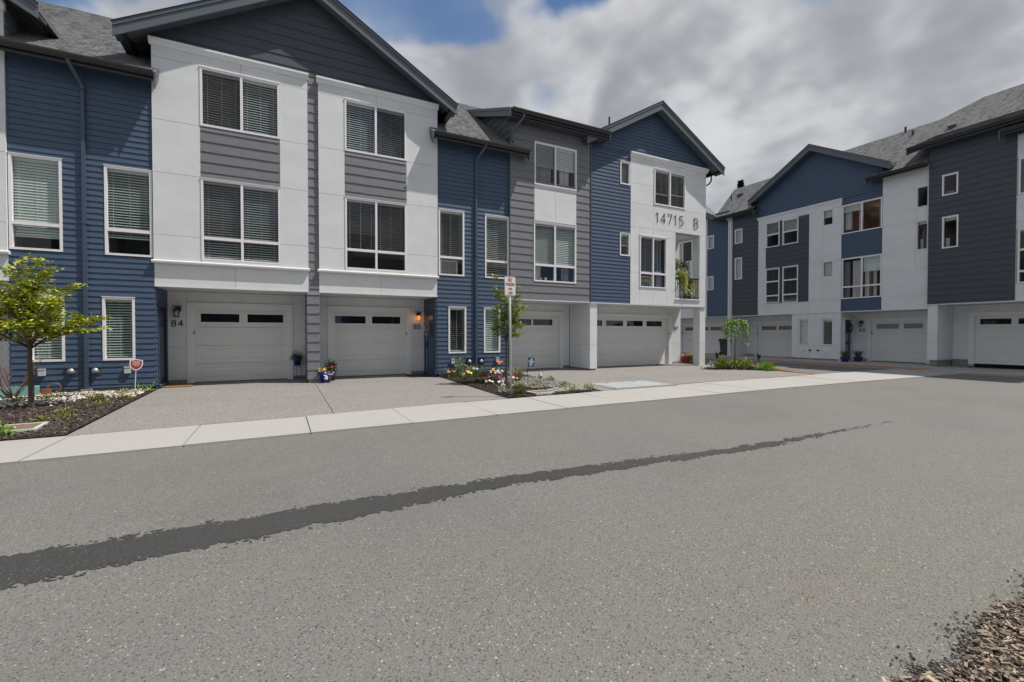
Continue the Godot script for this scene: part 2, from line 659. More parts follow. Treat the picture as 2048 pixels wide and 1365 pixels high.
# ---------------------------------------------------------------- windows, doors, fittings
# mull and bars: positions of the uprights and crossbars; blinds: [u0, u1, lowest v, tilt]; curtains: [u0, u1, v0, v1, material]
func window(u0: float, u1: float, v0: float, v1: float, w: float, cfg := {}) -> MeshInstance3D:
	var fw: float = cfg.get("fw", 0.052)
	var st := S()
	var zf: float = w + cfg.get("proud", 0.024)
	var zb := w - 0.075
	bx(st, Vector3(u0, v0, zb), Vector3(u0 + fw, v1, zf))
	bx(st, Vector3(u1 - fw, v0, zb), Vector3(u1, v1, zf))
	bx(st, Vector3(u0 + fw, v1 - fw, zb), Vector3(u1 - fw, v1, zf))
	bx(st, Vector3(u0 + fw, v0, zb), Vector3(u1 - fw, v0 + fw, zf))
	bx(st, Vector3(u0 - 0.012, v1 + 0.001, w - 0.02), Vector3(u1 + 0.012, v1 + 0.016, zf + 0.012))
	var us := [u0 + fw]
	var vs := [v0 + fw]
	for x: float in cfg.get("mull", []):
		bx(st, Vector3(x - 0.030, v0 + fw, zb), Vector3(x + 0.030, v1 - fw, zf - 0.006))
		us.append_array([x - 0.030, x + 0.030])
	us.append(u1 - fw)
	for y: float in cfg.get("bars", []):
		for i in range(0, us.size(), 2):
			bx(st, Vector3(us[i], y - 0.038, zb), Vector3(us[i + 1], y + 0.038, zf - 0.003))
		vs.append_array([y - 0.038, y + 0.038])
	vs.append(v1 - fw)
	var win := part("window", st, M.vinyl)
	var screens: Array = cfg.get("screens", [])
	for i in range(0, us.size(), 2):
		for j in range(0, vs.size(), 2):
			var g := S()
			quad(g, Vector3(us[i], vs[j], w - 0.03), Vector3(us[i + 1], vs[j], w - 0.03), Vector3(us[i + 1], vs[j + 1], w - 0.03), Vector3(us[i], vs[j + 1], w - 0.03))
			obj("pane", fin(g, M.glass), win)
			if j == vs.size() - 2 and screens.has(i / 2):
				var e := S()
				var z := w - 0.012
				quad(e, Vector3(us[i], vs[j], z), Vector3(us[i + 1], vs[j], z), Vector3(us[i + 1], vs[j + 1], z), Vector3(us[i], vs[j + 1], z))
				obj("insect_screen", fin(e, M.screen), win)
	for b: Array in cfg.get("blinds", []):
		var s := S()
		var tilt: float = b[3]
		var hd := 0.033
		var v := v1 - fw - 0.055
		bx(s, Vector3(b[0], v1 - fw - 0.05, w - 0.125), Vector3(b[1], v1 - fw, w - 0.085))
		while v > b[2] + 0.03:
			var dy := sin(tilt) * hd
			var dz := cos(tilt) * hd
			quad(s, Vector3(b[0], v - dy, w - 0.105 + dz), Vector3(b[1], v - dy, w - 0.105 + dz), Vector3(b[1], v + dy, w - 0.105 - dz), Vector3(b[0], v + dy, w - 0.105 - dz))
			v -= 0.066
		bx(s, Vector3(b[0], v - 0.0, w - 0.125), Vector3(b[1], v + 0.022, w - 0.085))
		for c in [0.12, 0.5, 0.88]:
			var x := lerpf(b[0], b[1], c)
			bx(s, Vector3(x - 0.0025, v, w - 0.072), Vector3(x + 0.0025, v1 - fw, w - 0.070))
		obj("blind", fin(s, M[cfg.get("blind", "blind")]), win)
	for c: Array in cfg.get("curtains", []):
		var s := S(true)
		var n := int((c[1] - c[0]) / 0.02)
		for i in n:
			var xa := lerpf(c[0], c[1], float(i) / n)
			var xb := lerpf(c[0], c[1], float(i + 1) / n)
			var za := w - 0.19 + 0.03 * sin(xa * 47.0) + 0.015 * sin(xa * 23.0 + 1.0)
			var zz := w - 0.19 + 0.03 * sin(xb * 47.0) + 0.015 * sin(xb * 23.0 + 1.0)
			quad(s, Vector3(xa, c[2], za), Vector3(xb, c[2], zz), Vector3(xb, c[3], zz), Vector3(xa, c[3], za))
		obj("curtain", fin(s, M[c[4]]), win)
	var r := S()
	var d: float = w - cfg.get("depth", 1.7)
	var f := w - 0.074
	quad(r, Vector3(u0, v0, d), Vector3(u1, v0, d), Vector3(u1, v1, d), Vector3(u0, v1, d))
	quad(r, Vector3(u0, v0, f), Vector3(u0, v0, d), Vector3(u0, v1, d), Vector3(u0, v1, f))
	quad(r, Vector3(u1, v0, d), Vector3(u1, v0, f), Vector3(u1, v1, f), Vector3(u1, v1, d))
	quad(r, Vector3(u0, v0, f), Vector3(u1, v0, f), Vector3(u1, v0, d), Vector3(u0, v0, d))
	quad(r, Vector3(u0, v1, d), Vector3(u1, v1, d), Vector3(u1, v1, f), Vector3(u0, v1, f))
	obj("room_lining", fin(r, M[cfg.get("room", "room")]), win)
	return win


# sectional garage door with raised panels; lites: list of [u0, u1] in the top section
func garage(u0: float, u1: float, v0: float, v1: float, w: float, lites: Array, glass := "dark_glass") -> void:
	var back := S()
	bx(back, Vector3(u0, v0, w - 0.09), Vector3(u1, v1, w - 0.05))
	var door := part("garage_door", back, M.garage_white)
	var hs := (v1 - v0) / 4.0
	for k in 4:
		var a := v0 + hs * k + 0.004
		var b := v0 + hs * (k + 1) - 0.004
		var st := S()
		var cells: Array = lites
		var at := u0 + 0.004
		var va := a + 0.10
		var vb := b - 0.10
		if k == 3:
			va = b - 0.385
			vb = b - 0.125
		bx(st, Vector3(u0 + 0.004, a, w - 0.05), Vector3(u1 - 0.004, va, w))
		bx(st, Vector3(u0 + 0.004, vb, w - 0.05), Vector3(u1 - 0.004, b, w))
		for c: Array in cells:
			bx(st, Vector3(at, va, w - 0.05), Vector3(c[0], vb, w))
			at = c[1]
			if k < 3:
				bx(st, Vector3(c[0], va, w - 0.05), Vector3(c[1], vb, w - 0.012))
				var fa := Vector3(c[0] + 0.035, va + 0.035, 0)
				var fb := Vector3(c[1] - 0.035, vb - 0.035, 0)
				var z0 := w - 0.012
				var z1 := w - 0.001
				var e := 0.025
				var o := [Vector3(fa.x, fa.y, z0), Vector3(fb.x, fa.y, z0), Vector3(fb.x, fb.y, z0), Vector3(fa.x, fb.y, z0)]
				var n := [Vector3(fa.x + e, fa.y + e, z1), Vector3(fb.x - e, fa.y + e, z1), Vector3(fb.x - e, fb.y - e, z1), Vector3(fa.x + e, fb.y - e, z1)]
				for i in 4:
					quad(st, o[i], o[(i + 1) % 4], n[(i + 1) % 4], n[i])
				quad(st, n[0], n[1], n[2], n[3])
		bx(st, Vector3(at, va, w - 0.05), Vector3(u1 - 0.004, vb, w))
		obj("door_section", fin(st, M.garage_white), door)
		if k == 3:
			for c: Array in lites:
				var g := S()
				quad(g, Vector3(c[0], va, w - 0.03), Vector3(c[1], va, w - 0.03), Vector3(c[1], vb, w - 0.03), Vector3(c[0], vb, w - 0.03))
				obj("pane", fin(g, M[glass]), door)
				var r := S()
				for q in [[c[0] - 0.02, c[1] + 0.02, va - 0.02, va + 0.006], [c[0] - 0.02, c[1] + 0.02, vb - 0.006, vb + 0.02], [c[0] - 0.02, c[0] + 0.006, va + 0.006, vb - 0.006], [c[1] - 0.006, c[1] + 0.02, va + 0.006, vb - 0.006]]:
					bx(r, Vector3(q[0], q[2], w - 0.02), Vector3(q[1], q[3], w + 0.012))
				obj("pane_frame", fin(r, M.white_trim), door)


func garage_trim(u0: float, u1: float, v0: float, v1: float, w: float, inner0: float, inner1: float, vi: float) -> void:
	var st := S()
	bx(st, Vector3(u0, v0, w - 0.10), Vector3(inner0, v1, w + 0.028))
	bx(st, Vector3(inner1, v0, w - 0.10), Vector3(u1, v1, w + 0.028))
	bx(st, Vector3(inner0, vi, w - 0.10), Vector3(inner1, v1, w + 0.028))
	bx(st, Vector3(u0 - 0.02, v1, w - 0.02), Vector3(u1 + 0.02, v1 + 0.012, w + 0.055))
	bx(st, Vector3(inner0, v0 + 0.01, w - 0.05), Vector3(inner0 + 0.035, vi, w - 0.002))
	bx(st, Vector3(inner1 - 0.035, v0 + 0.01, w - 0.05), Vector3(inner1, vi, w - 0.002))
	bx(st, Vector3(inner0 + 0.035, vi - 0.035, w - 0.05), Vector3(inner1 - 0.035, vi, w - 0.002))
	part("garage_trim", st, M.white_trim)


func lantern(u: float, v: float, w: float, lit: bool) -> void:
	var st := S()
	bx(st, Vector3(u - 0.10, v + 0.325, w), Vector3(u + 0.13, v + 0.335, w + 0.06))
	bx(st, Vector3(u - 0.03, v + 0.17, w), Vector3(u + 0.09, v + 0.30, w + 0.03))
	bx(st, Vector3(u - 0.02, v + 0.235, w + 0.03), Vector3(u + 0.02, v + 0.275, w + 0.11))
	for q in [[0.0, 0.085, 0.015, 0.07], [0.2, 0.11, 0.03, 0.06]]:
		pass
	lathe(st, [Vector2(0.0, 0.285), Vector2(0.03, 0.28), Vector2(0.045, 0.245), Vector2(0.115, 0.205), Vector2(0.115, 0.192), Vector2(0.0, 0.192)], 8, Vector3(u, v, w + 0.14))
	lathe(st, [Vector2(0.0, 0.018), Vector2(0.066, 0.018), Vector2(0.066, 0.0), Vector2(0.0, 0.0)], 8, Vector3(u, v, w + 0.14))
	for k in 4:
		var a := PI / 4 + k * PI / 2
		var d := Vector3(cos(a), 0, sin(a))
		tube(st, [Vector3(u, v + 0.015, w + 0.14) + d * 0.064, Vector3(u, v + 0.2, w + 0.14) + d * 0.088], [0.007, 0.007], 4)
	var l := part("wall_lantern", st, M.black)
	var g := S(true)
	lathe(g, [Vector2(0.0, 0.02), Vector2(0.05, 0.02), Vector2(0.07, 0.19), Vector2(0.0, 0.19)], 12, Vector3(u, v, w + 0.14))
	obj("lantern_glass", fin(g, M.lamp_lit if lit else M.lamp_glass), l)
	if lit:
		var o := OmniLight3D.new()
		o.light_color = Color(1.0, 0.66, 0.32)
		o.light_energy = 0.018
		o.light_size = 0.05
		o.omni_range = 6.0
		o.omni_attenuation = 2.0
		o.shadow_enabled = true
		o.position = Vector3(u, v + 0.1, w + 0.14)
		put(l, o, "lamp")


const GLYPHS := {
	"1": [[0.02, 0.80, 0.26, 1.0, 0.26, 0.0]],
	"4": [[0.46, 0.0, 0.46, 1.0, 0.0, 0.29, 0.64, 0.29]],
	"7": [[0.0, 1.0, 0.60, 1.0, 0.20, 0.0]],
	"5": [[0.55, 1.0, 0.10, 1.0, 0.06, 0.57, 0.30, 0.63, 0.50, 0.55, 0.58, 0.34, 0.50, 0.10, 0.28, 0.0, 0.08, 0.05, 0.0, 0.20]],
	"B": [[0.0, 0.0, 0.0, 1.0, 0.32, 1.0, 0.48, 0.92, 0.53, 0.76, 0.46, 0.60, 0.30, 0.53, 0.0, 0.53], [0.30, 0.53, 0.50, 0.46, 0.58, 0.27, 0.50, 0.08, 0.32, 0.0, 0.0, 0.0]],
	"A": [[0.0, 0.0, 0.32, 1.0, 0.64, 0.0], [0.12, 0.34, 0.52, 0.34]],
	"3": [[0.02, 0.88, 0.16, 1.0, 0.38, 1.0, 0.53, 0.88, 0.53, 0.68, 0.40, 0.55, 0.22, 0.54], [0.40, 0.55, 0.57, 0.42, 0.57, 0.14, 0.40, 0.0, 0.16, 0.0, 0.0, 0.14]],
}


func digits(text: String, at: Array, v: float, h: float, th: float, w: float) -> void:
	for i in text.length():
		var st := S()
		for line: Array in GLYPHS[text[i]]:
			for k in range(0, line.size() - 2, 2):
				var a := Vector2(at[i] + line[k] * h, v + line[k + 1] * h)
				var b := Vector2(at[i] + line[k + 2] * h, v + line[k + 3] * h)
				var d := (b - a).normalized() * th * 0.5
				var n := Vector2(-d.y, d.x)
				prism(st, PackedVector2Array([a - d - n, b + d - n, b + d + n, a - d + n]), w + 0.012 + 0.0004 * k, w + 0.022 + 0.0004 * k)
		part("house_number", st, M.black)


func keypad(u: float, v: float, w: float) -> void:
	var st := S()
	bx(st, Vector3(u - 0.03, v - 0.07, w), Vector3(u + 0.03, v + 0.07, w + 0.025))
	bx(st, Vector3(u - 0.022, v - 0.06, w + 0.025), Vector3(u + 0.022, v + 0.01, w + 0.03))
	part("keypad", st, M.metal_grey)


func vent_hood(u: float, v: float, w: float, m: String) -> void:
	var st := S()
	bx(st, Vector3(u - 0.11, v - 0.10, w), Vector3(u + 0.11, v + 0.10, w + 0.02))
	bx(st, Vector3(u - 0.115, v + 0.08, w + 0.02), Vector3(u + 0.115, v + 0.10, w + 0.05))
	var hood := part("vent_plate", st, M[m])
	var h := S(true)
	lathe(h, [Vector2(0.0, 0.09), Vector2(0.045, 0.075), Vector2(0.075, 0.03), Vector2(0.08, -0.03), Vector2(0.06, -0.05), Vector2(0.0, -0.05)], 12, Vector3(u, v - 0.01, w + 0.03))
	obj("vent_hood", fin(h, M.metal_grey), hood)


func meter_box(u: float, v: float, w: float, m := "box_grey") -> void:
	var st := S()
	bx(st, Vector3(u - 0.06, v - 0.08, w), Vector3(u + 0.06, v + 0.08, w + 0.07))
	bx(st, Vector3(u - 0.066, v + 0.06, w), Vector3(u + 0.066, v + 0.085, w + 0.078))
	part("outlet_box", st, M[m])


func downspout(u: float, vtop: float, wtop: float, w: float, vbot: float, m: String, du := 0.30, r := 0.036) -> void:
	var st := S()
	var p := [Vector3(u - du, vtop, wtop), Vector3(u - du, vtop - 0.10, wtop), Vector3(u, vtop - 0.48, w + r + 0.01), Vector3(u, vtop - 0.58, w + r + 0.01), Vector3(u, vbot, w + r + 0.01)]
	for i in p.size() - 1:
		var d: Vector3 = (p[i + 1] - p[i])
		var l := d.length()
		var y := d.normalized()
		var x := Vector3.RIGHT if absf(y.x) < 0.9 else Vector3.UP
		var z := x.cross(y).normalized()
		x = y.cross(z)
		bx(st, Vector3(-r, -0.01, -r), Vector3(r, l + 0.01, r), Transform3D(Basis(x, y, z), p[i]))
	var y := vbot + 1.6
	while y < vtop - 0.7:
		bx(st, Vector3(u - r - 0.02, y, w + 0.004), Vector3(u + r + 0.02, y + 0.03, w + r * 2 + 0.016))
		y += 2.4
	part("downspout", st, M[m])


# ---------------------------------------------------------------- roofs
# a shingled slope from its eave (wa, ya) up to (wb, yb); the ends run from ua0 / ua1 at the eave to ub0 / ub1 at the top
func slope(ua0: float, ua1: float, ub0: float, ub1: float, wa: float, ya: float, wb: float, yb: float) -> MeshInstance3D:
	var st := S()
	var l := Vector2(wb - wa, yb - ya).length()
	var n := maxi(1, int(round(l / 0.142)))
	var nor := Vector3(0, absf(wb - wa), (yb - ya) * (-1.0 if wb < wa else 1.0) * -1.0).normalized()
	for k in n:
		var t0 := float(k) / n
		var t1 := float(k + 1) / n
		var l0 := Vector3(lerpf(ua0, ub0, t0), lerpf(ya, yb, t0), lerpf(wa, wb, t0))
		var r0 := Vector3(lerpf(ua1, ub1, t0), l0.y, l0.z)
		var l1 := Vector3(lerpf(ua0, ub0, t1), lerpf(ya, yb, t1), lerpf(wa, wb, t1))
		var r1 := Vector3(lerpf(ua1, ub1, t1), l1.y, l1.z)
		var up := nor * 0.012
		var v0 := t0 * l / 1.99
		var v1 := t1 * l / 1.99
		quad_uv(st, l0 + up, r0 + up, r1 + nor * 0.002, l1 + nor * 0.002, Vector2(l0.x / 2, v0), Vector2(r0.x / 2, v0), Vector2(r1.x / 2, v1), Vector2(l1.x / 2, v1))
		quad_uv(st, l0 - up * 0.5, r0 - up * 0.5, r0 + up, l0 + up, Vector2(l0.x / 2, v0), Vector2(r0.x / 2, v0), Vector2(r0.x / 2, v0), Vector2(l0.x / 2, v0))
	var dn := Vector3(0, -0.14, 0)
	var a := Vector3(ua0, ya, wa)
	var b := Vector3(ua1, ya, wa)
	var c := Vector3(ub1, yb, wb)
	var d := Vector3(ub0, yb, wb)
	for f in [[b + dn, a + dn, d + dn, c + dn], [a + dn, b + dn, b, a], [a + dn, a, d, d + dn], [b, b + dn, c + dn, c], [c + dn, d + dn, d, c]]:
		quad_uv(st, f[0], f[1], f[2], f[3], Vector2(0.1, 0.1), Vector2(0.2, 0.1), Vector2(0.2, 0.2), Vector2(0.1, 0.2))
	return part("roof", st, M.shingles)


func gutter(u0: float, u1: float, y: float, w: float) -> void:
	var st := S()
	var t := Transform3D(Basis(Vector3(0, 0, 1), Vector3.UP, Vector3(-1, 0, 0)), Vector3(0, y, w))
	prism(st, PackedVector2Array([Vector2(0, -0.13), Vector2(0.07, -0.13), Vector2(0.085, -0.07), Vector2(0.12, -0.03), Vector2(0.12, 0.0), Vector2(0.105, 0.0), Vector2(0.1, -0.02), Vector2(0.07, -0.06), Vector2(0.055, -0.115), Vector2(0, -0.115)]), -u1, -u0, t)
	bx(st, Vector3(u0, y - 0.21, w - 0.03), Vector3(u1, y + 0.01, w))
	part("gutter", st, M.gutter)


# the cut end of an overhanging eave: a board that hangs below the roof's edge and comes to a point
func eave_end(u: float, y: float, w: float, run: float, pitch: float, th := 0.03) -> void:
	var st := S()
	var t := Transform3D(Basis(Vector3(0, 0, 1), Vector3.UP, Vector3(-1, 0, 0)), Vector3(u, 0, 0))
	prism(st, PackedVector2Array([Vector2(w + 0.02, y - 0.40), Vector2(w + 0.02, y + 0.01), Vector2(w - run, y + pitch * run + 0.01), Vector2(w - run, y + pitch * run - 0.26)]), 0.0, th, t)
	part("rake_board", st, M.fascia)


func eave_soffit(u0: float, u1: float, y: float, w: float, run: float, pitch: float) -> void:
	var st := S()
	var t := Transform3D(Basis(Vector3(0, 0, 1), Vector3.UP, Vector3(-1, 0, 0)), Vector3.ZERO)
	prism(st, PackedVector2Array([Vector2(w - 0.03, y - 0.19), Vector2(w - run, y + pitch * run - 0.19), Vector2(w - run, y + pitch * run - 0.15), Vector2(w - 0.03, y - 0.15)]), -u1, -u0, t)
	part("soffit", st, M.soffit_dark)


# half of a cross gable: ridge over uc at height yt, its eave at ue; main(y) tells how far back the main roof reaches that height
func gable_half(uc: float, yt: float, ue: float, pitch: float, wf: float, main: Callable) -> void:
	var ye := yt - pitch * absf(ue - uc)
	var wr: float = -main.call(yt) - 0.3
	var we: float = -main.call(ye) - 0.15
	var st := S()
	var dn := Vector3(0, -0.15, 0)
	var a := Vector3(uc, yt, wf - 0.005)
	var b := Vector3(ue, ye, wf - 0.005)
	var c := Vector3(ue, ye, we)
	var d := Vector3(uc, yt, wr)
	var s := 1.0 if ue > uc else -1.0
	var faces := [[a, b, c, d], [d + dn, c + dn, b + dn, a + dn], [a + dn, b + dn, b, a], [b + dn, c + dn, c, b]]
	var l := Vector2(ue - uc, ye - yt).length() / 1.99
	for f in faces:
		var uv := [Vector2(wf / 2, l), Vector2(wf / 2, 0), Vector2(we / 2, 0), Vector2(wr / 2, l)]
		if s < 0:
			f = [f[3], f[2], f[1], f[0]]
			uv.reverse()
		quad_uv(st, f[0], f[1], f[2], f[3], uv[0], uv[1], uv[2], uv[3])
	part("roof", st, M.shingles)
	var m := S()
	prism(m, PackedVector2Array([Vector2(uc, yt - 0.02), Vector2(ue, ye - 0.02), Vector2(ue, ye - 0.34), Vector2(uc, yt - 0.34)]), wf - 0.035, wf)
	part("rake_board", m, M.fascia)
	m = S()
	prism(m, PackedVector2Array([Vector2(uc, yt + 0.005), Vector2(ue, ye + 0.005), Vector2(ue, ye - 0.10), Vector2(uc, yt - 0.10)]), wf, wf + 0.024)
	part("rake_trim", m, M.fascia)
	m = S()
	prism(m, PackedVector2Array([Vector2(uc, yt + 0.016), Vector2(ue + 0.02 * s, ye + 0.004), Vector2(ue + 0.02 * s, ye - 0.012), Vector2(uc, yt + 0.002)]), wf - 0.02, wf + 0.045)
	part("drip_edge", m, M.gutter)
	m = S()
	var g0 := minf(ue, ue + 0.11 * s)
	bx(m, Vector3(minf(ue - 0.22 * s, ue - 0.18 * s), ye - 0.23, we), Vector3(maxf(ue - 0.22 * s, ue - 0.18 * s), ye - 0.02, wf - 0.04))
	bx(m, Vector3(minf(ue - 0.06 * s, ue - 0.18 * s), ye - 0.16, we), Vector3(maxf(ue - 0.06 * s, ue - 0.18 * s), ye - 0.03, wf - 0.045))
	part("gutter", m, M.gutter)
	# underside of the overhang
	m = S()
	prism(m, PackedVector2Array([Vector2(uc, yt - 0.20), Vector2(ue, ye - 0.20), Vector2(ue, ye - 0.24), Vector2(uc, yt - 0.24)]), -0.1, wf - 0.036)
	part("soffit", m, M.fascia)


func main_b(y: float) -> float:
	return (y - 8.34) / 0.75 + 0.02


func main_a(y: float) -> float:
	return (y - 9.4875) / 0.75


# ---------------------------------------------------------------- the long row
func cornice(u0: float, u1: float, v0: float, v1: float, w: float) -> void:
	var st := S()
	var t := Transform3D(Basis(Vector3(0, 0, 1), Vector3.UP, Vector3(-1, 0, 0)), Vector3(0, 0, w))
	var h := v1 - v0
	prism(st, PackedVector2Array([Vector2(-0.04, v0), Vector2(0.03, v0), Vector2(0.035, v0 + h * 0.2), Vector2(0.07, v0 + h * 0.5), Vector2(0.075, v0 + h * 0.62), Vector2(0.095, v0 + h * 0.64), Vector2(0.095, v1 - 0.01), Vector2(-0.04, v1 + 0.01)]), -u1, -u0, t)
	part("cornice", st, M.white_trim)


func soffit_panels(u0: float, u1: float, v: float, w0: float, w1: float, n: int) -> void:
	boxp("soffit_backing", "joint", u0, u1, v + 0.008, v + 0.05, w0, w1)
	for i in n:
		boxp("soffit_panel", "white_panel", lerpf(u0, u1, float(i) / n) + 0.004, lerpf(u0, u1, float(i + 1) / n) - 0.004, v, v + 0.007, w0, w1)


# the white bay over a garage: two windows with grey siding between them
func bay(u0: float, u1: float, g0: float, g1: float, c3: Dictionary, c2: Dictionary, vj: float) -> void:
	var h3 := R(g0, g1, 7.08, 8.63)
	var h2 := R(g0, g1, 3.52, 5.695)
	wall("joint", u0 + 0.006, u1 - 0.006, 3.38, 9.0, 0.0, [h3, h2])
	wall("joint", u0 + 0.004, u1 - 0.004, 2.79, 3.38, -0.05)
	for e in [[u0, u0 + 0.005], [u1 - 0.005, u1]]:
		boxp("corner_trim", "white_trim", e[0], e[1], 2.79, 8.95, -0.14, -0.042)
		boxp("corner_trim", "white_trim", e[0], e[1], 3.40, 8.95, -0.041, 0.010)
	var mid := (g0 + g1) / 2
	panel(u0, mid, 8.645, 8.94, 0.0)
	panel(mid, u1, 8.645, 8.94, 0.0)
	var ys := [3.46, 4.11, 5.71, 7.06, 8.645]
	for i in 4:
		panel(u0, g0, ys[i], ys[i + 1], 0.0)
		panel(g1, u1, ys[i], ys[i + 1], 0.0)
	lap("grey_siding", g0 + 0.01, g1 - 0.01, 5.72, 7.075, at_w(0.001), 0.272, 6.41)
	boxp("window_stool", "white_trim", g0, g1, 3.46, 3.518, -0.01, 0.02)
	window(g0, g1, 7.08, 8.63, 0.0, c3)
	window(g0, g1, 3.52, 5.695, 0.0, c2)
	cornice(u0 - 0.05, u1 + 0.03, 8.93, 9.10, 0.0)
	var st := S()
	var t := Transform3D(Basis(Vector3(0, 0, 1), Vector3.UP, Vector3(-1, 0, 0)), Vector3.ZERO)
	prism(st, PackedVector2Array([Vector2(-0.06, 3.375), Vector2(0.045, 3.375), Vector2(0.045, 3.405), Vector2(0.062, 3.41), Vector2(0.062, 3.44), Vector2(0.009, 3.462), Vector2(-0.06, 3.462)]), -(u1 + 0.035), -(u0 - 0.045), t)
	part("sill_band", st, M.white_trim)
	panel(u0, vj, 2.80, 3.375, -0.05)
	panel(vj, u1, 2.80, 3.375, -0.05)
	boxp("drip_edge", "white_trim", u0, u1, 2.772, 2.80, -0.10, -0.028)


func recess(u0: float, u1: float, t0: float, t1: float, d0: float, d1: float, lites: Array, vtrim := 2.45, v0 := 0.10, w := -1.43, vs := 2.775, glass := "dark_glass", vdoor := 2.31) -> void:
	var hole := R(d0, d1, v0 - 0.1, vdoor)
	wall("joint", u0, u1, v0 - 0.1, vs, w, [hole])
	for s in [[u0, t0], [t1, u1]]:
		if s[1] - s[0] > 0.06:
			panel(s[0], s[1], v0 + 0.12, v0 + 1.06, w)
			panel(s[0], s[1], v0 + 1.06, vs - 0.01, w)
			boxp("base_strip", "foundation", s[0], s[1], v0 - 0.1, v0 + 0.11, w - 0.02, w + 0.004)
	var mid := (t0 + t1) / 2
	panel(t0, mid, vtrim + 0.012, vs - 0.01, w)
	panel(mid, t1, vtrim + 0.012, vs - 0.01, w)
	garage_trim(t0, t1, v0, vtrim, w, d0, d1, vdoor)
	garage(d0 + 0.03, d1 - 0.03, v0 + 0.03, vdoor - 0.03, w - 0.06, lites, glass)
	var r := S()
	bx(r, Vector3(d0 - 0.1, v0 - 0.1, w - 1.7), Vector3(d1 + 0.1, vs, w - 1.6))
	part("garage_back", r, M.garage_room)


func shell(u0: float, u1: float, back: float, top: float, m: String) -> void:
	# the other walls of the house, out of sight, that close it
	boxp("back_wall", m, u0, u1, 0.0, top, -back - 0.15, -back)
	boxp("floor_slab", "foundation", u0, u1, 2.83, 2.98, -back, -0.20)


func front_door(u: float, dir: int, v0: float, w0: float, w1: float, m: String) -> void:
	# a door in a side wall of the entry recess
	var x := side(u, dir)
	var s0 := -w1 if dir > 0 else w0
	var s1 := -w0 if dir > 0 else w1
	var st := S()
	bx(st, Vector3(s0, v0, 0.0), Vector3(s0 + 0.10, v0 + 2.18, 0.035), x)
	bx(st, Vector3(s1 - 0.10, v0, 0.0), Vector3(s1, v0 + 2.18, 0.035), x)
	bx(st, Vector3(s0 + 0.10, v0 + 2.08, 0.0), Vector3(s1 - 0.10, v0 + 2.18, 0.035), x)
	bx(st, Vector3(s0, v0 + 2.182, 0.0), Vector3(s1, v0 + 2.20, 0.055), x)
	bx(st, Vector3(s0 + 0.02, v0 - 0.06, 0.0), Vector3(s1 - 0.02, v0 - 0.002, 0.06), x)
	part("door_frame", st, M.door_trim)
	st = S()
	bx(st, Vector3(s0 + 0.115, v0 + 0.01, -0.05), Vector3(s1 - 0.115, v0 + 2.07, -0.012), x)
	var c0 := s0 + 0.23
	var c1 := s1 - 0.23
	for q in [[0.18, 0.92], [1.08, 1.90]]:
		bx(st, Vector3(c0, v0 + q[0], -0.012), Vector3(c1, v0 + q[1], -0.004), x)
	var door := part("front_door", st, M[m])
	st = S()
	bx(st, Vector3(s0 + 0.102, v0 + 0.01, -0.012), Vector3(s0 + 0.113, v0 + 2.07, -0.002), x)
	obj("weather_strip", fin(st, M.white_trim), door)
	st = S()
	var hs := s0 + 0.17
	bx(st, Vector3(hs - 0.02, v0 + 0.85, -0.012), Vector3(hs + 0.02, v0 + 1.15, 0.004), x)
	tube(st, [x * Vector3(hs, v0 + 0.90, 0.0), x * Vector3(hs, v0 + 0.92, 0.045), x * Vector3(hs, v0 + 1.06, 0.045), x * Vector3(hs, v0 + 1.08, 0.0)], [0.009, 0.009, 0.009, 0.009], 6)
	obj("door_handle", fin(st, M.black), door)


# the dark blue stair wall between two bays, and the side wall of the entry with its door
func stair_wall(u0: float, u1: float, uw0: float, uw1: float, ug0: float, ug1: float, wcfg: Dictionary, gcfg: Dictionary, corner_left: bool, top: float) -> void:
	var h2 := R(uw0, uw1, 3.51, 5.715)
	var h1 := R(ug0, ug1, 0.885, 2.46)
	wall("blue_siding", u0, u1, 0.20, top, -0.055, [h2, h1])
	lap("blue_siding", u0, u1, 0.215, top, at_w(-0.05), 0.1456, 1.02, [h2, h1])
	window(uw0, uw1, 3.51, 5.715, -0.045, wcfg)
	window(ug0, ug1, 0.885, 2.46, -0.045, gcfg)
	boxp("foundation", "foundation", u0 + 0.01, u1 - 0.01, -0.05, 0.21, -0.30, -0.065)


func entry_side(u: float, dir: int, m: String) -> void:
	var x := side(u, dir)
	var s0 := 0.052 if dir > 0 else -1.43
	var s1 := 1.43 if dir > 0 else -0.052
	var d0 := 0.20 if dir > 0 else -1.28
	var d1 := 1.28 if dir > 0 else -0.20
	var hole := R(d0, d1, 0.10, 2.38)
	var st := S()
	wall_cells(st, -1.43, -0.06, 0.1, 2.78, 0.0, 0.0, [])
	lap("charcoal_siding" if false else "blue_siding", s0, s1, 0.215, 2.775, x, 0.1456, 1.02, [hole])
	var a := S()
	wall_cells(a, s0, s1, 0.0, 2.775, -0.12, -0.003, [R(d0 + 0.05, d1 - 0.05, 0.05, 2.33)])
	var mesh := fin(a, M.blue_siding)
	var mi := obj("entry_wall", mesh, U)
	mi.transform = Transform3D(Basis(), -O) * x
	boxp("door_backing", "garage_room", minf(u - dir * 0.2, u - dir * 0.14), maxf(u - dir * 0.2, u - dir * 0.14), 0.05, 2.4, -1.4, -0.1)
	front_door(u, dir, 0.18, -1.27, -0.21, m)
	st = S()
	bx(st, Vector3(s0, -0.05, -0.1), Vector3(s1, 0.19, -0.006), x)
	part("foundation", st, M.foundation)


const ROOF_TOP := 11.84


func main_roof(u0: float, u1: float, w_eave: float) -> void:
	var y := 8.34 + 0.75 * (-w_eave - 0.02)
	slope(u0, u1, u0, u1, w_eave, y, -4.68, ROOF_TOP)
	slope(u0, u1, u0, u1, -9.8, 8.06, -4.681, ROOF_TOP)
	pass


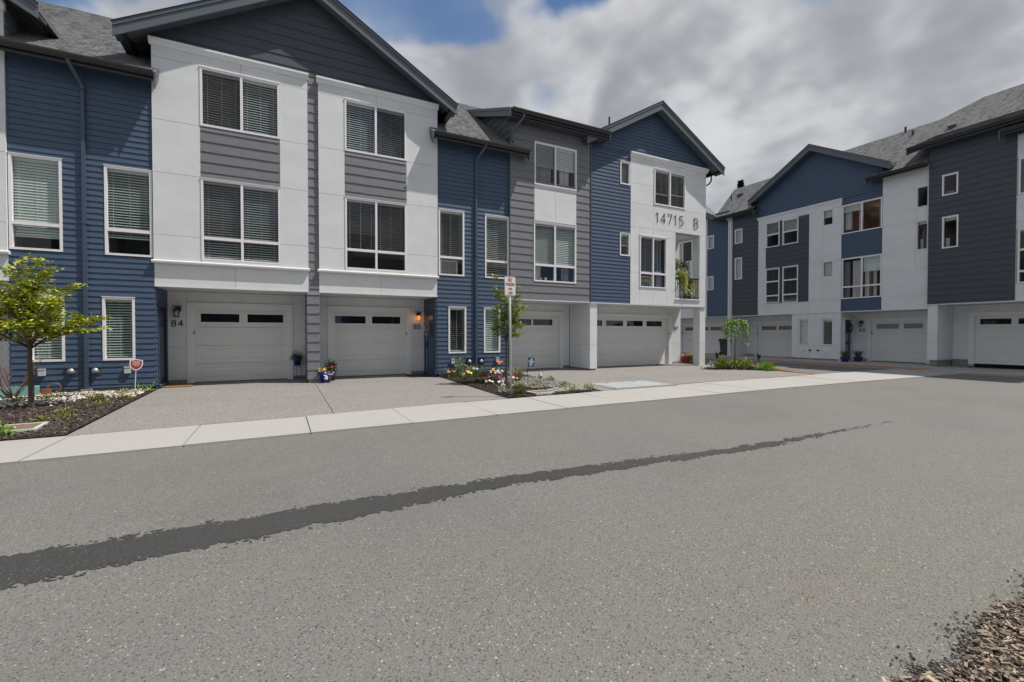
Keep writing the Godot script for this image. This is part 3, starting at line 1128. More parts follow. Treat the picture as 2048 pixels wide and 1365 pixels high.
func gable_wall(m: String, uc: float, half: Callable, v0: float, v1: float, w: float, expo: float, phase: float, left: Callable, right: Callable) -> void:
	lap_cut(m, v0, v1, at_w(w + 0.001), expo, phase, left, right)
	var st := S()
	var n := 12
	for i in n:
		var a := lerpf(v0, v1, float(i) / n)
		var b := lerpf(v0, v1, float(i + 1) / n)
		var la: float = left.call(a)
		var ra: float = right.call(a)
		var lb: float = left.call(b)
		var rb: float = right.call(b)
		if rb < lb:
			lb = (lb + rb) / 2
			rb = lb
		if ra > la:
			quad(st, Vector3(la, a, w - 0.002), Vector3(ra, a, w - 0.002), Vector3(rb, b, w - 0.002), Vector3(lb, b, w - 0.002))
	part("gable_wall", st, M[m])


const PITCH := 0.583


func house_b3() -> void:
	house("townhouse", "townhouse cut off by the left edge, its white bay and blue wall just showing", FB, Vector3(-6.8, 0.1, 0))
	stair_wall(-5.57, -4.222, -5.55, -4.63, -5.24, -4.62, {"bars": [4.13], "blinds": [[-5.50, -4.68, 3.86, 1.15]], "blind": "blind_glass_tint"}, {"blinds": [[-5.19, -4.67, 0.95, 0.75]], "blind": "blind_glass_tint"}, false, 8.12)
	bay(-9.2, -5.57, -8.47, -6.6, {"mull": [-7.53], "blinds": [[-8.41, -6.66, 7.14, 0.6]]}, {"mull": [-7.53], "bars": [4.115], "blinds": [[-8.41, -6.66, 3.6, 0.6]]}, -7.35)
	recess(-9.2, -5.62, -8.82, -6.03, -8.67, -6.18, [[-8.53, -7.54], [-7.34, -6.35]])
	soffit_panels(-9.2, -5.57, 2.776, -1.44, -0.06, 3)
	entry_side(-5.58, -1, "navy_door")
	for v in [[0.64, -4.51, "vent"], [0.635, -5.03, "box"]]:
		if v[2] == "vent":
			vent_hood(v[1], v[0], -0.045, "blue_metal")
		else:
			meter_box(v[1], v[0], -0.045)
	main_roof(-5.72, -4.222, 0.35)
	slope(-13.5, -5.73, -13.5, -5.73, -0.30, 8.55, -4.68, ROOF_TOP)
	gutter(-5.72, -4.222, 8.07, 0.35)
	eave_soffit(-5.70, -4.222, 8.06, 0.35, 0.45, 0.75)
	var c := -9.28
	gable_half(c, 11.65, -4.88, PITCH, 0.35, main_b)
	var f := func(v: float) -> float: return c + (11.45 - v) / PITCH
	gable_wall("charcoal_siding", c, f, 9.0, 11.45, -0.06, 0.272, 6.41, func(_v: float) -> float: return c, func(v: float) -> float: return minf(f.call(v), -5.57))
	# the bay's side above the main roof
	lap_cut("grey_siding", 8.3, 9.0, side(-5.565, 1), 0.272, 6.41, func(_v: float) -> float: return 0.0, func(v: float) -> float: return main_b(v) + 0.1 if false else 0.9 + 0.0 * v)
	boxp("side_wall", "charcoal_siding", -5.75, -5.567, 8.0, 9.0, -1.3, -0.02)
	boxp("left_wall", "charcoal_siding", -9.4, -9.2, 0.0, 9.0, -9.6, -0.15)
	shell(-9.2, -4.222, 9.6, 8.0, "charcoal_siding")


func house_b4() -> void:
	house("townhouse", "townhouse numbered B4 with a black lantern, white bay and its door in deep shade", FB, Vector3(-1.6, 0.1, 0))
	stair_wall(-4.218, -2.875, -3.85, -2.905, -3.92, -3.285, {"bars": [4.145], "blinds": [[-3.80, -2.95, 3.98, 0.62]], "blind": "blind_glass_tint"}, {"blinds": [[-3.87, -3.33, 0.95, 0.55]], "blind": "blind_glass_tint"}, false, 8.12)
	bay(-2.88, 0.75, -1.855, 0.025, {"mull": [-0.905], "screens": [0], "blinds": [[-1.80, -0.94, 7.15, 0.55], [-0.87, -0.03, 7.15, 0.7]]}, {"mull": [-0.915], "bars": [4.115], "screens": [0], "blinds": [[-1.80, -0.95, 3.6, 0.55], [-0.88, -0.03, 3.6, 0.5]]}, -1.09)
	recess(-2.87, 0.72, -2.41, 0.36, -2.275, 0.225, [[-2.09, -1.10], [-0.90, 0.09]])
	soffit_panels(-2.87, 0.75, 2.776, -1.44, -0.06, 3)
	entry_side(-2.872, 1, "navy_door")
	lantern(-2.63, 2.02, -1.42, false)
	digits("B4", [-2.755, -2.60], 1.77, 0.155, 0.021, -1.425)
	keypad(-2.255, 1.61, -1.46)
	vent_hood(-4.06, 0.64, -0.045, "blue_metal")
	meter_box(-3.44, 0.635, -0.045)
	downspout(-4.22, 8.02, 0.38, -0.05, 0.22, "blue_metal", 0.14)
	boxp("splash_block", "foundation", -4.32, -4.12, 0.08, 0.20, -0.06, 0.06)
	# grey strip between the bays and the pillar below it
	boxp("strip_wall", "grey_siding", 0.755, 1.035, 2.76, 9.1, -0.20, -0.066)
	lap("grey_siding", 0.756, 1.034, 2.74, 9.10, at_w(-0.063), 0.272, 6.41)
	boxp("pillar_core", "grey_siding", 0.722, 1.033, 0.20, 2.77, -1.43, -0.036)
	lap("grey_siding", 0.705, 1.05, 0.205, 2.77, at_w(-0.034), 0.277, 1.59)
	lap("grey_siding", -1.43, -0.036, 0.205, 2.77, side(0.72, -1), 0.277, 1.59)
	lap("grey_siding", 0.036, 1.43, 0.205, 2.77, side(1.035, 1), 0.277, 1.59)
	boxp("pillar_base", "foundation", 0.745, 1.01, -0.05, 0.199, -1.42, -0.06)
	# roofs
	main_roof(-4.218, -2.72, 0.35)
	slope(-2.719, 0.885, -2.719, 0.885, -0.30, 8.55, -4.68, ROOF_TOP)
	slope(-2.719, 0.885, -2.719, 0.885, -9.8, 8.06, -4.681, ROOF_TOP)
	gutter(-4.218, -2.76, 8.07, 0.35)
	eave_soffit(-4.218, -2.76, 8.06, 0.35, 0.42, 0.75)
	eave_end(-2.73, 8.06, 0.35, 0.36, 0.75)
	var c := 0.84
	gable_half(c, 11.65, -3.56, PITCH, 0.35, main_b)
	var f := func(v: float) -> float: return c - (11.45 - v) / PITCH
	gable_wall("charcoal_siding", c, f, 9.09, 11.45, -0.06, 0.272, 9.51, func(v: float) -> float: return maxf(f.call(v), -2.90), func(_v: float) -> float: return 0.885)
	boxp("side_wall", "charcoal_siding", -2.88, -2.70, 8.0, 9.1, -1.3, -0.03)
	shell(-4.218, 0.885, 9.6, 8.0, "charcoal_siding")


func house_b5() -> void:
	house("townhouse", "townhouse numbered B5 with the lit lantern and a wreath on its blue door", FB, Vector3(3.4, 0.1, 0))
	stair_wall(4.665, 6.048, 4.715, 5.625, 5.05, 5.69, {"bars": [4.12], "blinds": [[4.76, 5.575, 4.17, 0.28]], "blind": "blind_glass_tint"}, {"blinds": [[5.095, 5.645, 0.95, 0.12]]}, true, 8.12)
	bay(1.04, 4.67, 1.77, 3.635, {"mull": [2.69], "screens": [1], "blinds": [[1.82, 2.65, 7.15, 0.75], [2.73, 3.58, 7.15, 0.6]]}, {"mull": [2.69], "bars": [4.115], "screens": [1], "blinds": [[1.82, 2.65, 4.17, 0.16], [2.73, 3.58, 4.17, 0.3]]}, 2.84)
	recess(1.04, 4.625, 1.375, 4.135, 1.515, 4.01, [[1.61, 2.60], [2.80, 3.78]])
	soffit_panels(1.036, 4.67, 2.776, -1.44, -0.06, 3)
	entry_side(4.622, -1, "blue_door")
	lantern(4.37, 2.0, -1.42, true)
	digits("B5", [4.235, 4.375], 1.725, 0.155, 0.02, -1.425)
	keypad(3.985, 1.57, -1.46)
	vent_hood(5.80, 0.59, -0.045, "black")
	meter_box(5.20, 0.62, -0.045)
	downspout(6.05, 8.02, 0.38, -0.05, 0.22, "blue_metal", -0.2)
	main_roof(4.42, 6.048, 0.35)
	slope(0.886, 4.419, 0.886, 4.419, -0.30, 8.55, -4.68, ROOF_TOP)
	slope(0.886, 4.419, 0.886, 4.419, -9.8, 8.06, -4.681, ROOF_TOP)
	gutter(4.46, 6.048, 8.07, 0.35)
	eave_soffit(4.46, 6.048, 8.06, 0.35, 0.42, 0.75)
	eave_end(4.43, 8.06, 0.35, 0.36, 0.75)
	var c := 0.84
	gable_half(c, 11.65, 5.24, PITCH, 0.35, main_b)
	var f := func(v: float) -> float: return c + (11.45 - v) / PITCH
	gable_wall("charcoal_siding", c, f, 9.09, 11.45, -0.06, 0.272, 9.51, func(_v: float) -> float: return 0.886, func(v: float) -> float: return minf(f.call(v), 4.70))
	boxp("side_wall", "charcoal_siding", 4.50, 4.67, 8.0, 9.1, -1.3, -0.03)
	shell(0.886, 6.048, 9.6, 8.0, "charcoal_siding")


func house_b6() -> void:
	house("townhouse", "townhouse with grey lap siding, a white panel between two windows and a shed dormer", FB, Vector3(9.0, 0.1, 0))
	stair_wall(6.052, 7.38, 6.395, 7.335, 6.35, 6.985, {"bars": [4.11], "blinds": [[6.44, 7.28, 3.6, 0.5]], "blind": "blind_glass_tint"}, {"blinds": [[6.395, 6.93, 0.95, 0.85]], "blind": "blind_glass_tint"}, false, 8.12)
	vent_hood(6.24, 0.585, -0.045, "black")
	meter_box(6.86, 0.625, -0.045)
	var h3 := R(8.325, 10.19, 7.03, 8.58)
	var hp := R(8.325, 10.19, 5.655, 7.03)
	var h2 := R(8.30, 10.175, 3.48, 5.655)
	wall("grey_siding", 7.345, 10.825, 2.80, 9.25, 0.05, [h3, hp, h2], 0.2)
	lap("grey_siding", 7.34, 10.83, 2.80, 9.25, at_w(0.053), 0.2735, 4.44, [h3, hp, h2])
	boxp("panel_backing", "joint", 8.325, 10.19, 5.655, 7.03, -0.05, 0.055)
	panel(8.325, 9.235, 5.66, 7.03, 0.056)
	panel(9.235, 10.19, 5.66, 7.03, 0.056)
	var w3 := window(8.325, 10.19, 7.03, 8.58, 0.058, {"mull": [9.235], "screens": [0], "blinds": [[8.38, 9.20, 7.72, 1.2], [9.27, 10.13, 7.72, 1.2]], "curtains": [[8.40, 9.18, 7.05, 7.9, "curtain"], [9.52, 9.95, 7.05, 7.9, "curtain"]]})
	w3.set_meta("label", "upper window with blinds half down over pale curtains")
	window(8.30, 10.175, 3.48, 5.655, 0.058, {"mull": [9.22], "bars": [4.10], "screens": [0], "blinds": [[8.355, 9.185, 4.17, 1.2], [9.255, 10.12, 4.17, 0.95]], "blind": "blind_glass_tint", "curtains": [[8.45, 8.70, 3.5, 4.3, "curtain"], [9.30, 9.42, 3.5, 4.3, "curtain"], [9.62, 9.95, 3.5, 4.3, "curtain_grey"]]})
	boxp("corner_trim", "blue_metal", 7.335, 7.38, 0.22, 2.78, -0.06, -0.02)
	boxp("drip_edge", "white_trim", 7.38, 10.86, 2.772, 2.80, -0.10, 0.075)
	recess(7.38, 10.88, 7.80, 10.565, 7.93, 10.42, [[8.10, 9.08], [9.15, 10.09]])
	soffit_panels(7.38, 10.87, 2.776, -1.44, -0.02, 3)
	boxp("entry_wall", "white_panel", 7.30, 7.378, 0.1, 2.775, -1.43, -0.06)
	# white pier towards the next garage
	boxp("pier", "joint", 10.905, 11.225, 0.16, 2.77, -1.43, -0.012)
	for y in [[0.165, 1.12], [1.12, 2.768]]:
		panel(10.89, 11.245, y[0], y[1], -0.010)
		for s in [[-1.42, -0.62], [-0.62, -0.014]]:
			boxp("panel", "white_panel", 10.892, 10.904, y[0] + 0.005, y[1] - 0.005, s[0] + 0.005, s[1] - 0.005)
	boxp("pier_base", "foundation", 10.92, 11.20, -0.05, 0.159, -1.42, -0.04)
	# roofs
	main_roof(6.052, 7.40, 0.35)
	slope(7.401, 8.02, 7.401, 8.02, 0.35, 8.0625, 0.06, 8.28)
	slope(7.401, 10.85, 7.401, 10.85, -0.30, 8.55, -4.68, ROOF_TOP)
	slope(6.052, 10.85, 6.052, 10.85, -9.8, 8.06, -4.681, ROOF_TOP)
	gutter(6.052, 7.96, 8.07, 0.35)
	eave_soffit(6.052, 7.96, 8.06, 0.35, 0.29, 0.75)
	eave_end(7.99, 8.06, 0.35, 0.29, 0.75)
	# the shed dormer
	slope(7.15, 11.46, 7.15, 11.46, 0.50, 9.36, -3.95, 11.185)
	gutter(7.17, 11.42, 9.36, 0.50)
	boxp("fascia_end", "fascia", 11.44, 11.47, 9.08, 9.37, 0.05, 0.52)
	boxp("soffit", "soffit_dark", 7.17, 11.44, 9.09, 9.12, 0.05, 0.47)
	var st := S()
	var t := Transform3D(Basis(Vector3(0, 0, 1), Vector3.UP, Vector3(-1, 0, 0)), Vector3.ZERO)
	prism(st, PackedVector2Array([Vector2(0.50, 9.06), Vector2(0.50, 9.35), Vector2(-3.9, 11.155), Vector2(-3.2, 10.6), Vector2(-2.8, 10.43)]), -7.17, -7.13, t)
	part("rake_board", st, M.fascia)
	st = S()
	prism(st, PackedVector2Array([Vector2(0.50, 9.27), Vector2(0.50, 9.37), Vector2(-3.9, 11.175), Vector2(-3.9, 11.075)]), -7.131, -7.105, t)
	part("rake_trim", st, M.fascia)
	lap_cut("charcoal_siding", 8.30, 10.9, side(7.34, -1), 0.2735, 4.44, func(v: float) -> float: return -main_b(v), func(v: float) -> float: return minf(0.05, 0.30 - (v - 9.25) / 0.41))
	st = S()
	prism(st, PackedVector2Array([Vector2(0.04, 8.2), Vector2(0.04, 9.3), Vector2(-3.8, 10.95), Vector2(-3.6, 10.8)]), -7.40, -7.342, t)
	part("dormer_side", st, M.charcoal_siding)
	downspout(7.42, 9.25, 0.52, 0.055, 8.40, "fascia", -0.22)
	shell(6.052, 10.85, 9.6, 8.0, "charcoal_siding")


func house_b7() -> void:
	house("townhouse", "end townhouse numbered 14715 B with a blue gable and a corner balcony full of flowers", FB, Vector3(14.2, 0.1, 0))
	var s3 := R(12.375, 12.90, 7.66, 8.59)
	var s2 := R(12.365, 12.90, 4.75, 5.675)
	wall("blue_siding", 10.855, 12.935, 2.78, 9.05, -0.005, [s3, s2])
	lap("blue_siding", 10.90, 12.925, 2.79, 8.96, at_w(0.0), 0.1456, 1.02, [s3, s2])
	boxp("corner_trim", "blue_metal", 10.845, 10.90, 2.79, 9.3, -0.05, 0.085)
	window(12.375, 12.90, 7.66, 8.59, 0.008, {"curtains": [[12.44, 12.84, 7.7, 8.5, "curtain_grey"]]})
	window(12.365, 12.90, 4.75, 5.675, 0.008, {"blinds": [[12.41, 12.85, 5.17, 0.5]], "blind": "blind_glass_tint"})
	# white corner
	var h3 := R(14.205, 16.05, 7.06, 8.585)
	var h2 := R(13.415, 14.945, 3.50, 5.67)
	var hb := R(15.475, 16.975, 3.06, 5.98)
	wall("joint", 12.935, 17.365, 2.79, 9.0, 0.02, [h3, h2, hb], 0.36)
	boxp("corner_trim", "white_trim", 12.922, 12.935, 2.79, 8.93, -0.1, 0.03)
	var mid := 15.13
	panel(12.935, mid, 8.605, 8.90, 0.02)
	panel(mid, 17.37, 8.605, 8.90, 0.02)
	var ys := [6.0, 6.98, 7.80, 8.605]
	for i in 3:
		panel(12.935, 14.205, ys[i], ys[i + 1], 0.02)
		panel(16.05, 17.37, ys[i], ys[i + 1], 0.02)
	panel(14.205, 16.05, 6.0, 7.045, 0.02)
	panel(12.935, 13.415, 4.11, 6.0, 0.02)
	panel(12.935, 13.415, 2.80, 4.11, 0.02)
	panel(13.415, 14.185, 5.69, 6.0, 0.02)
	panel(14.185, 15.475, 5.69, 6.0, 0.02)
	panel(14.945, 15.475, 4.11, 5.69, 0.02)
	panel(14.945, 15.475, 2.80, 4.11, 0.02)
	panel(13.415, 14.185, 2.80, 3.495, 0.02)
	panel(14.185, 14.945, 2.80, 3.495, 0.02)
	panel(16.975, 17.37, 4.11, 6.0, 0.02)
	panel(16.975, 17.37, 2.80, 4.11, 0.02)
	panel(15.475, 16.975, 2.80, 3.055, 0.02)
	for y in [[2.80, 4.11], [4.11, 5.98]]:
		boxp("panel", "white_panel", 16.967, 16.976, y[0] + 0.005, y[1] - 0.005, -0.335, 0.022)
	window(14.205, 16.05, 7.06, 8.585, 0.03, {"mull": [15.13], "blinds": [[14.26, 15.09, 7.55, 0.35], [15.16, 15.99, 7.62, 0.35]]})
	window(13.415, 14.945, 3.50, 5.67, 0.03, {"mull": [14.17], "bars": [4.11], "screens": [0], "blinds": [[13.46, 14.13, 4.17, 0.35], [14.21, 14.72, 4.17, 0.25]], "curtains": [[14.55, 14.86, 3.55, 4.3, "curtain_grey"]]})
	cornice(12.89, 17.46, 8.87, 9.06, 0.02)
	boxp("cornice_return", "white_trim", 17.37, 17.46, 8.88, 9.06, -1.2, -0.03)
	digits("14715", [14.30, 14.60, 14.99, 15.36, 15.68], 6.315, 0.41, 0.028, 0.03)
	digits("B", [16.60], 6.295, 0.43, 0.028, 0.03)
	boxp("drip_edge", "white_trim", 10.86, 17.40, 2.760, 2.79, -0.10, 0.045)
	# balcony
	boxp("balcony_floor", "white_trim", 15.48, 17.33, 3.02, 3.10, -1.6, 0.018)
	boxp("balcony_sill", "white_trim", 15.46, 17.02, 3.062, 3.10, 0.031, 0.075)
	boxp("balcony_ceiling", "white_panel", 15.40, 17.36, 6.05, 6.10, -1.6, -0.33)
	boxp("balcony_back", "white_panel", 15.2, 17.36, 3.0, 6.1, -1.75, -1.6)
	boxp("balcony_cheek", "white_panel", 15.38, 15.47, 3.0, 6.1, -1.6, -0.34)
	boxp("balcony_header", "white_panel", 17.25, 17.365, 5.98, 6.2, -1.6, -0.34)
	boxp("balcony_post", "white_panel", 17.10, 17.365, 3.0, 6.1, -1.75, -1.5)
	boxp("side_wall", "blue_siding", 17.25, 17.36, 2.79, 3.0, -1.6, -0.34)
	var st := S()
	bx(st, Vector3(15.48, 3.99, -0.03), Vector3(16.965, 4.04, 0.01))
	bx(st, Vector3(15.48, 3.15, -0.025), Vector3(16.965, 3.185, 0.005))
	var rail := part("balcony_rail", st, M.black)
	var u := 15.52
	while u < 16.95:
		var b := S()
		bx(b, Vector3(u, 3.185, -0.018), Vector3(u + 0.018, 3.99, 0.0))
		obj("baluster", fin(b, M.black), rail)
		u += 0.105
	for z in [-0.45, -0.75, -1.05, -1.35]:
		var b := S()
		bx(b, Vector3(17.30, 3.10, z), Vector3(17.318, 3.99, z + 0.018))
		obj("baluster", fin(b, M.black), rail)
	st = S()
	bx(st, Vector3(17.29, 3.99, -1.5), Vector3(17.33, 4.04, -0.34))
	part("balcony_rail", st, M.black)
	# garage
	recess(11.25, 17.36, 11.38, 16.81, 11.515, 16.60, [[11.68, 12.67], [12.87, 13.86], [14.06, 15.04], [15.24, 16.23]], 2.43, 0.07)
	soffit_panels(10.87, 17.39, 2.764, -1.44, -0.02, 5)
	boxp("side_wall", "white_panel", 17.30, 17.40, 0.0, 2.76, -9.6, -1.44)
	digits("B7", [16.955, 17.095], 1.73, 0.17, 0.018, -1.42)
	keypad(16.62, 1.57, -1.43)
	boxp("column", "joint", 17.06, 17.40, 0.10, 2.76, -0.37, -0.012)
	for y in [[0.10, 1.12], [1.12, 2.758]]:
		panel(17.045, 17.415, y[0], y[1], -0.010)
		boxp("panel", "white_panel", 17.048, 17.060, y[0] + 0.005, y[1] - 0.005, -0.37, -0.014)
	boxp("column_foot", "white_trim", 17.02, 17.44, -0.05, 0.099, -0.40, 0.03)
	# gable
	var c := 14.28
	for e in [10.45, 18.12]:
		gable_half(c, 11.26, e, 0.56, 0.40, main_b)
	var l := func(v: float) -> float: return c - (11.04 - v) / 0.56
	var r := func(v: float) -> float: return c + (11.04 - v) / 0.56
	gable_wall("blue_siding", c, l, 8.95, 11.04, 0.0, 0.1456, 1.02, func(v: float) -> float: return maxf(l.call(v), 10.85), func(v: float) -> float: return minf(r.call(v), 17.40))
	slope(10.851, 17.7, 10.851, 17.7, -0.30, 8.55, -4.68, ROOF_TOP)
	slope(10.851, 17.7, 10.851, 17.7, -9.8, 8.06, -4.681, ROOF_TOP)
	st = S()
	var t := Transform3D(Basis(Vector3(0, 0, 1), Vector3.UP, Vector3(-1, 0, 0)), Vector3.ZERO)
	prism(st, PackedVector2Array([Vector2(-0.35, 3.0), Vector2(-0.35, 8.5), Vector2(-4.68, ROOF_TOP - 0.15), Vector2(-9.6, 8.0), Vector2(-9.6, 2.76), Vector2(-1.76, 2.76), Vector2(-1.76, 6.1), Vector2(-0.36, 6.1)]), -17.36, -17.26, t)
	part("end_wall", st, M.blue_siding)
	st = S()
	tube(st, [Vector3(12.55, 9.9, -0.9), Vector3(12.55, 10.78, -0.9)], [0.04, 0.04], 8)
	part("vent_pipe", st, M.gutter)
	st = S()
	tube(st, [Vector3(17.62, 8.75, 0.1), Vector3(17.62, 8.55, 0.1), Vector3(17.55, 8.42, 0.06), Vector3(17.43, 8.33, 0.0)], [0.035, 0.035, 0.035, 0.035], 8)
	part("downspout", st, M.gutter)
	shell(10.851, 17.3, 9.6, 8.0, "blue_siding")


# ---------------------------------------------------------------- the row across the alley (u = world z)
func roof_a(u0: float, u1: float, w_eave: float, top: float) -> void:
	var y := 9.4875 + 0.75 * -w_eave
	var wt := -(top - 9.4875) / 0.75
	slope(u0, u1, u0, u1, w_eave, y, wt, top)
	slope(u0, u1, u0, u1, wt - 6.0, top - 3.6, wt - 0.001, top)


func house_a_far() -> void:
	house("townhouse", "farthest townhouse across the alley, blue beside grey, behind a white downspout", FA, Vector3(-21.5, 0.1, 0))
	var b1 := R(-21.73, -21.21, 7.31, 8.20)
	var b2 := R(-21.71, -21.22, 4.52, 5.43)
	wall("blue_siding", -21.75, -20.10, 2.70, 9.6, -0.005, [b1, b2])
	lap("blue_siding", -21.74, -20.10, 2.71, 9.6, at_w(0.0), 0.1456, 1.02, [b1, b2])
	for b in [b1, b2]:
		window(b.position.x, b.end.x, b.position.y, b.end.y, 0.008, {"blinds": [[b.position.x + 0.05, b.end.x - 0.05, b.position.y + 0.06, 1.1]]})
	var w1 := R(-24.75, -23.0, 6.70, 8.17)
	var w2 := R(-24.75, -23.0, 3.38, 5.43)
	wall("white_panel", -26.5, -21.75, 2.70, 9.4, 0.02, [w1, w2])
	for w in [w1, w2]:
		window(w.position.x, w.end.x, w.position.y, w.end.y, 0.03, {"mull": [-23.87], "blinds": [[-24.7, -23.92, w.position.y + 0.1, 1.1]]})
	boxp("corner_board", "white_trim", -20.10, -19.80, 2.66, 9.3, -0.1, 0.04)
	for u in [-20.0, -19.87]:
		var st := S()
		bx(st, Vector3(u - 0.035, 0.12, 0.045), Vector3(u + 0.035, 8.95, 0.115))
		bx(st, Vector3(u - 0.035, 8.90, 0.045), Vector3(u + 0.035, 9.0, 0.30))
		part("downspout", st, M.white_trim)
	var g1 := R(-19.63, -19.09, 7.31, 8.21)
	var g2 := R(-19.62, -19.10, 5.02, 6.38)
	wall("charcoal_siding", -19.80, -18.03, 2.70, 9.35, -0.005, [g1, g2])
	lap("charcoal_siding", -19.80, -18.03, 2.71, 9.35, at_w(0.0), 0.274, 4.11, [g1, g2])
	for g in [g1, g2]:
		window(g.position.x, g.end.x, g.position.y, g.end.y, 0.008, {"blinds": [[g.position.x + 0.05, g.end.x - 0.05, g.position.y + 0.06, 1.1]]})
	boxp("drip_edge", "white_trim", -26.5, -15.93, 2.665, 2.695, -0.1, 0.035)
	recess(-26.5, -19.78, -25.30, -20.10, -25.16, -20.22, [[-24.89, -23.92], [-23.76, -22.78], [-22.61, -21.66], [-21.46, -20.5]], 2.33, 0.10, -1.35, 2.66, "dark_glass", 2.20)
	recess(-19.77, -15.93, -19.15, -16.2, -19.02, -16.33, [[-18.71, -17.75], [-17.58, -16.62]], 2.33, 0.10, -1.35, 2.66, "dark_glass", 2.20)
	boxp("entry_wall", "white_panel", -19.86, -19.775, 0.1, 2.66, -1.35, -0.05)
	soffit_panels(-26.5, -15.93, 2.662, -1.36, -0.02, 6)
	keypad(-18.98, 1.60, -1.36)
	keypad(-25.1, 1.60, -1.36)
	# roofs
	slope(-20.95, -18.07, -22.25, -18.07, 0.42, 9.17, -3.4, 12.04)
	gutter(-20.93, -18.07, 9.19, 0.42)
	eave_soffit(-20.93, -18.07, 9.17, 0.42, 0.45, 0.75)
	gable_half(-24.0, 11.2, -20.83, 0.583, 0.42, main_a)
	gable_half(-24.0, 11.2, -27.2, 0.583, 0.42, main_a)
	var l := func(v: float) -> float: return -24.0 - (11.0 - v) / 0.583
	var r := func(v: float) -> float: return -24.0 + (11.0 - v) / 0.583
	gable_wall("blue_siding", -24.0, l, 9.35, 11.0, 0.0, 0.1456, 1.02, func(v: float) -> float: return maxf(l.call(v), -26.5), func(v: float) -> float: return minf(r.call(v), -20.10))
	var st := S()
	bx(st, Vector3(-20.9, 10.92, -2.2), Vector3(-20.55, 11.08, -1.85))
	part("roof_vent", st, M.gutter)
	st = S()
	tube(st, [Vector3(-21.14, 10.5, -1.6), Vector3(-21.14, 11.05, -1.6)], [0.045, 0.045], 8)
	part("vent_pipe", st, M.gutter)
	boxp("back_wall", "charcoal_siding", -26.5, -18.03, 0.0, 9.0, -8.1, -8.0)
	boxp("end_wall", "charcoal_siding", -26.6, -26.5, 0.0, 9.4, -8.0, -0.16)


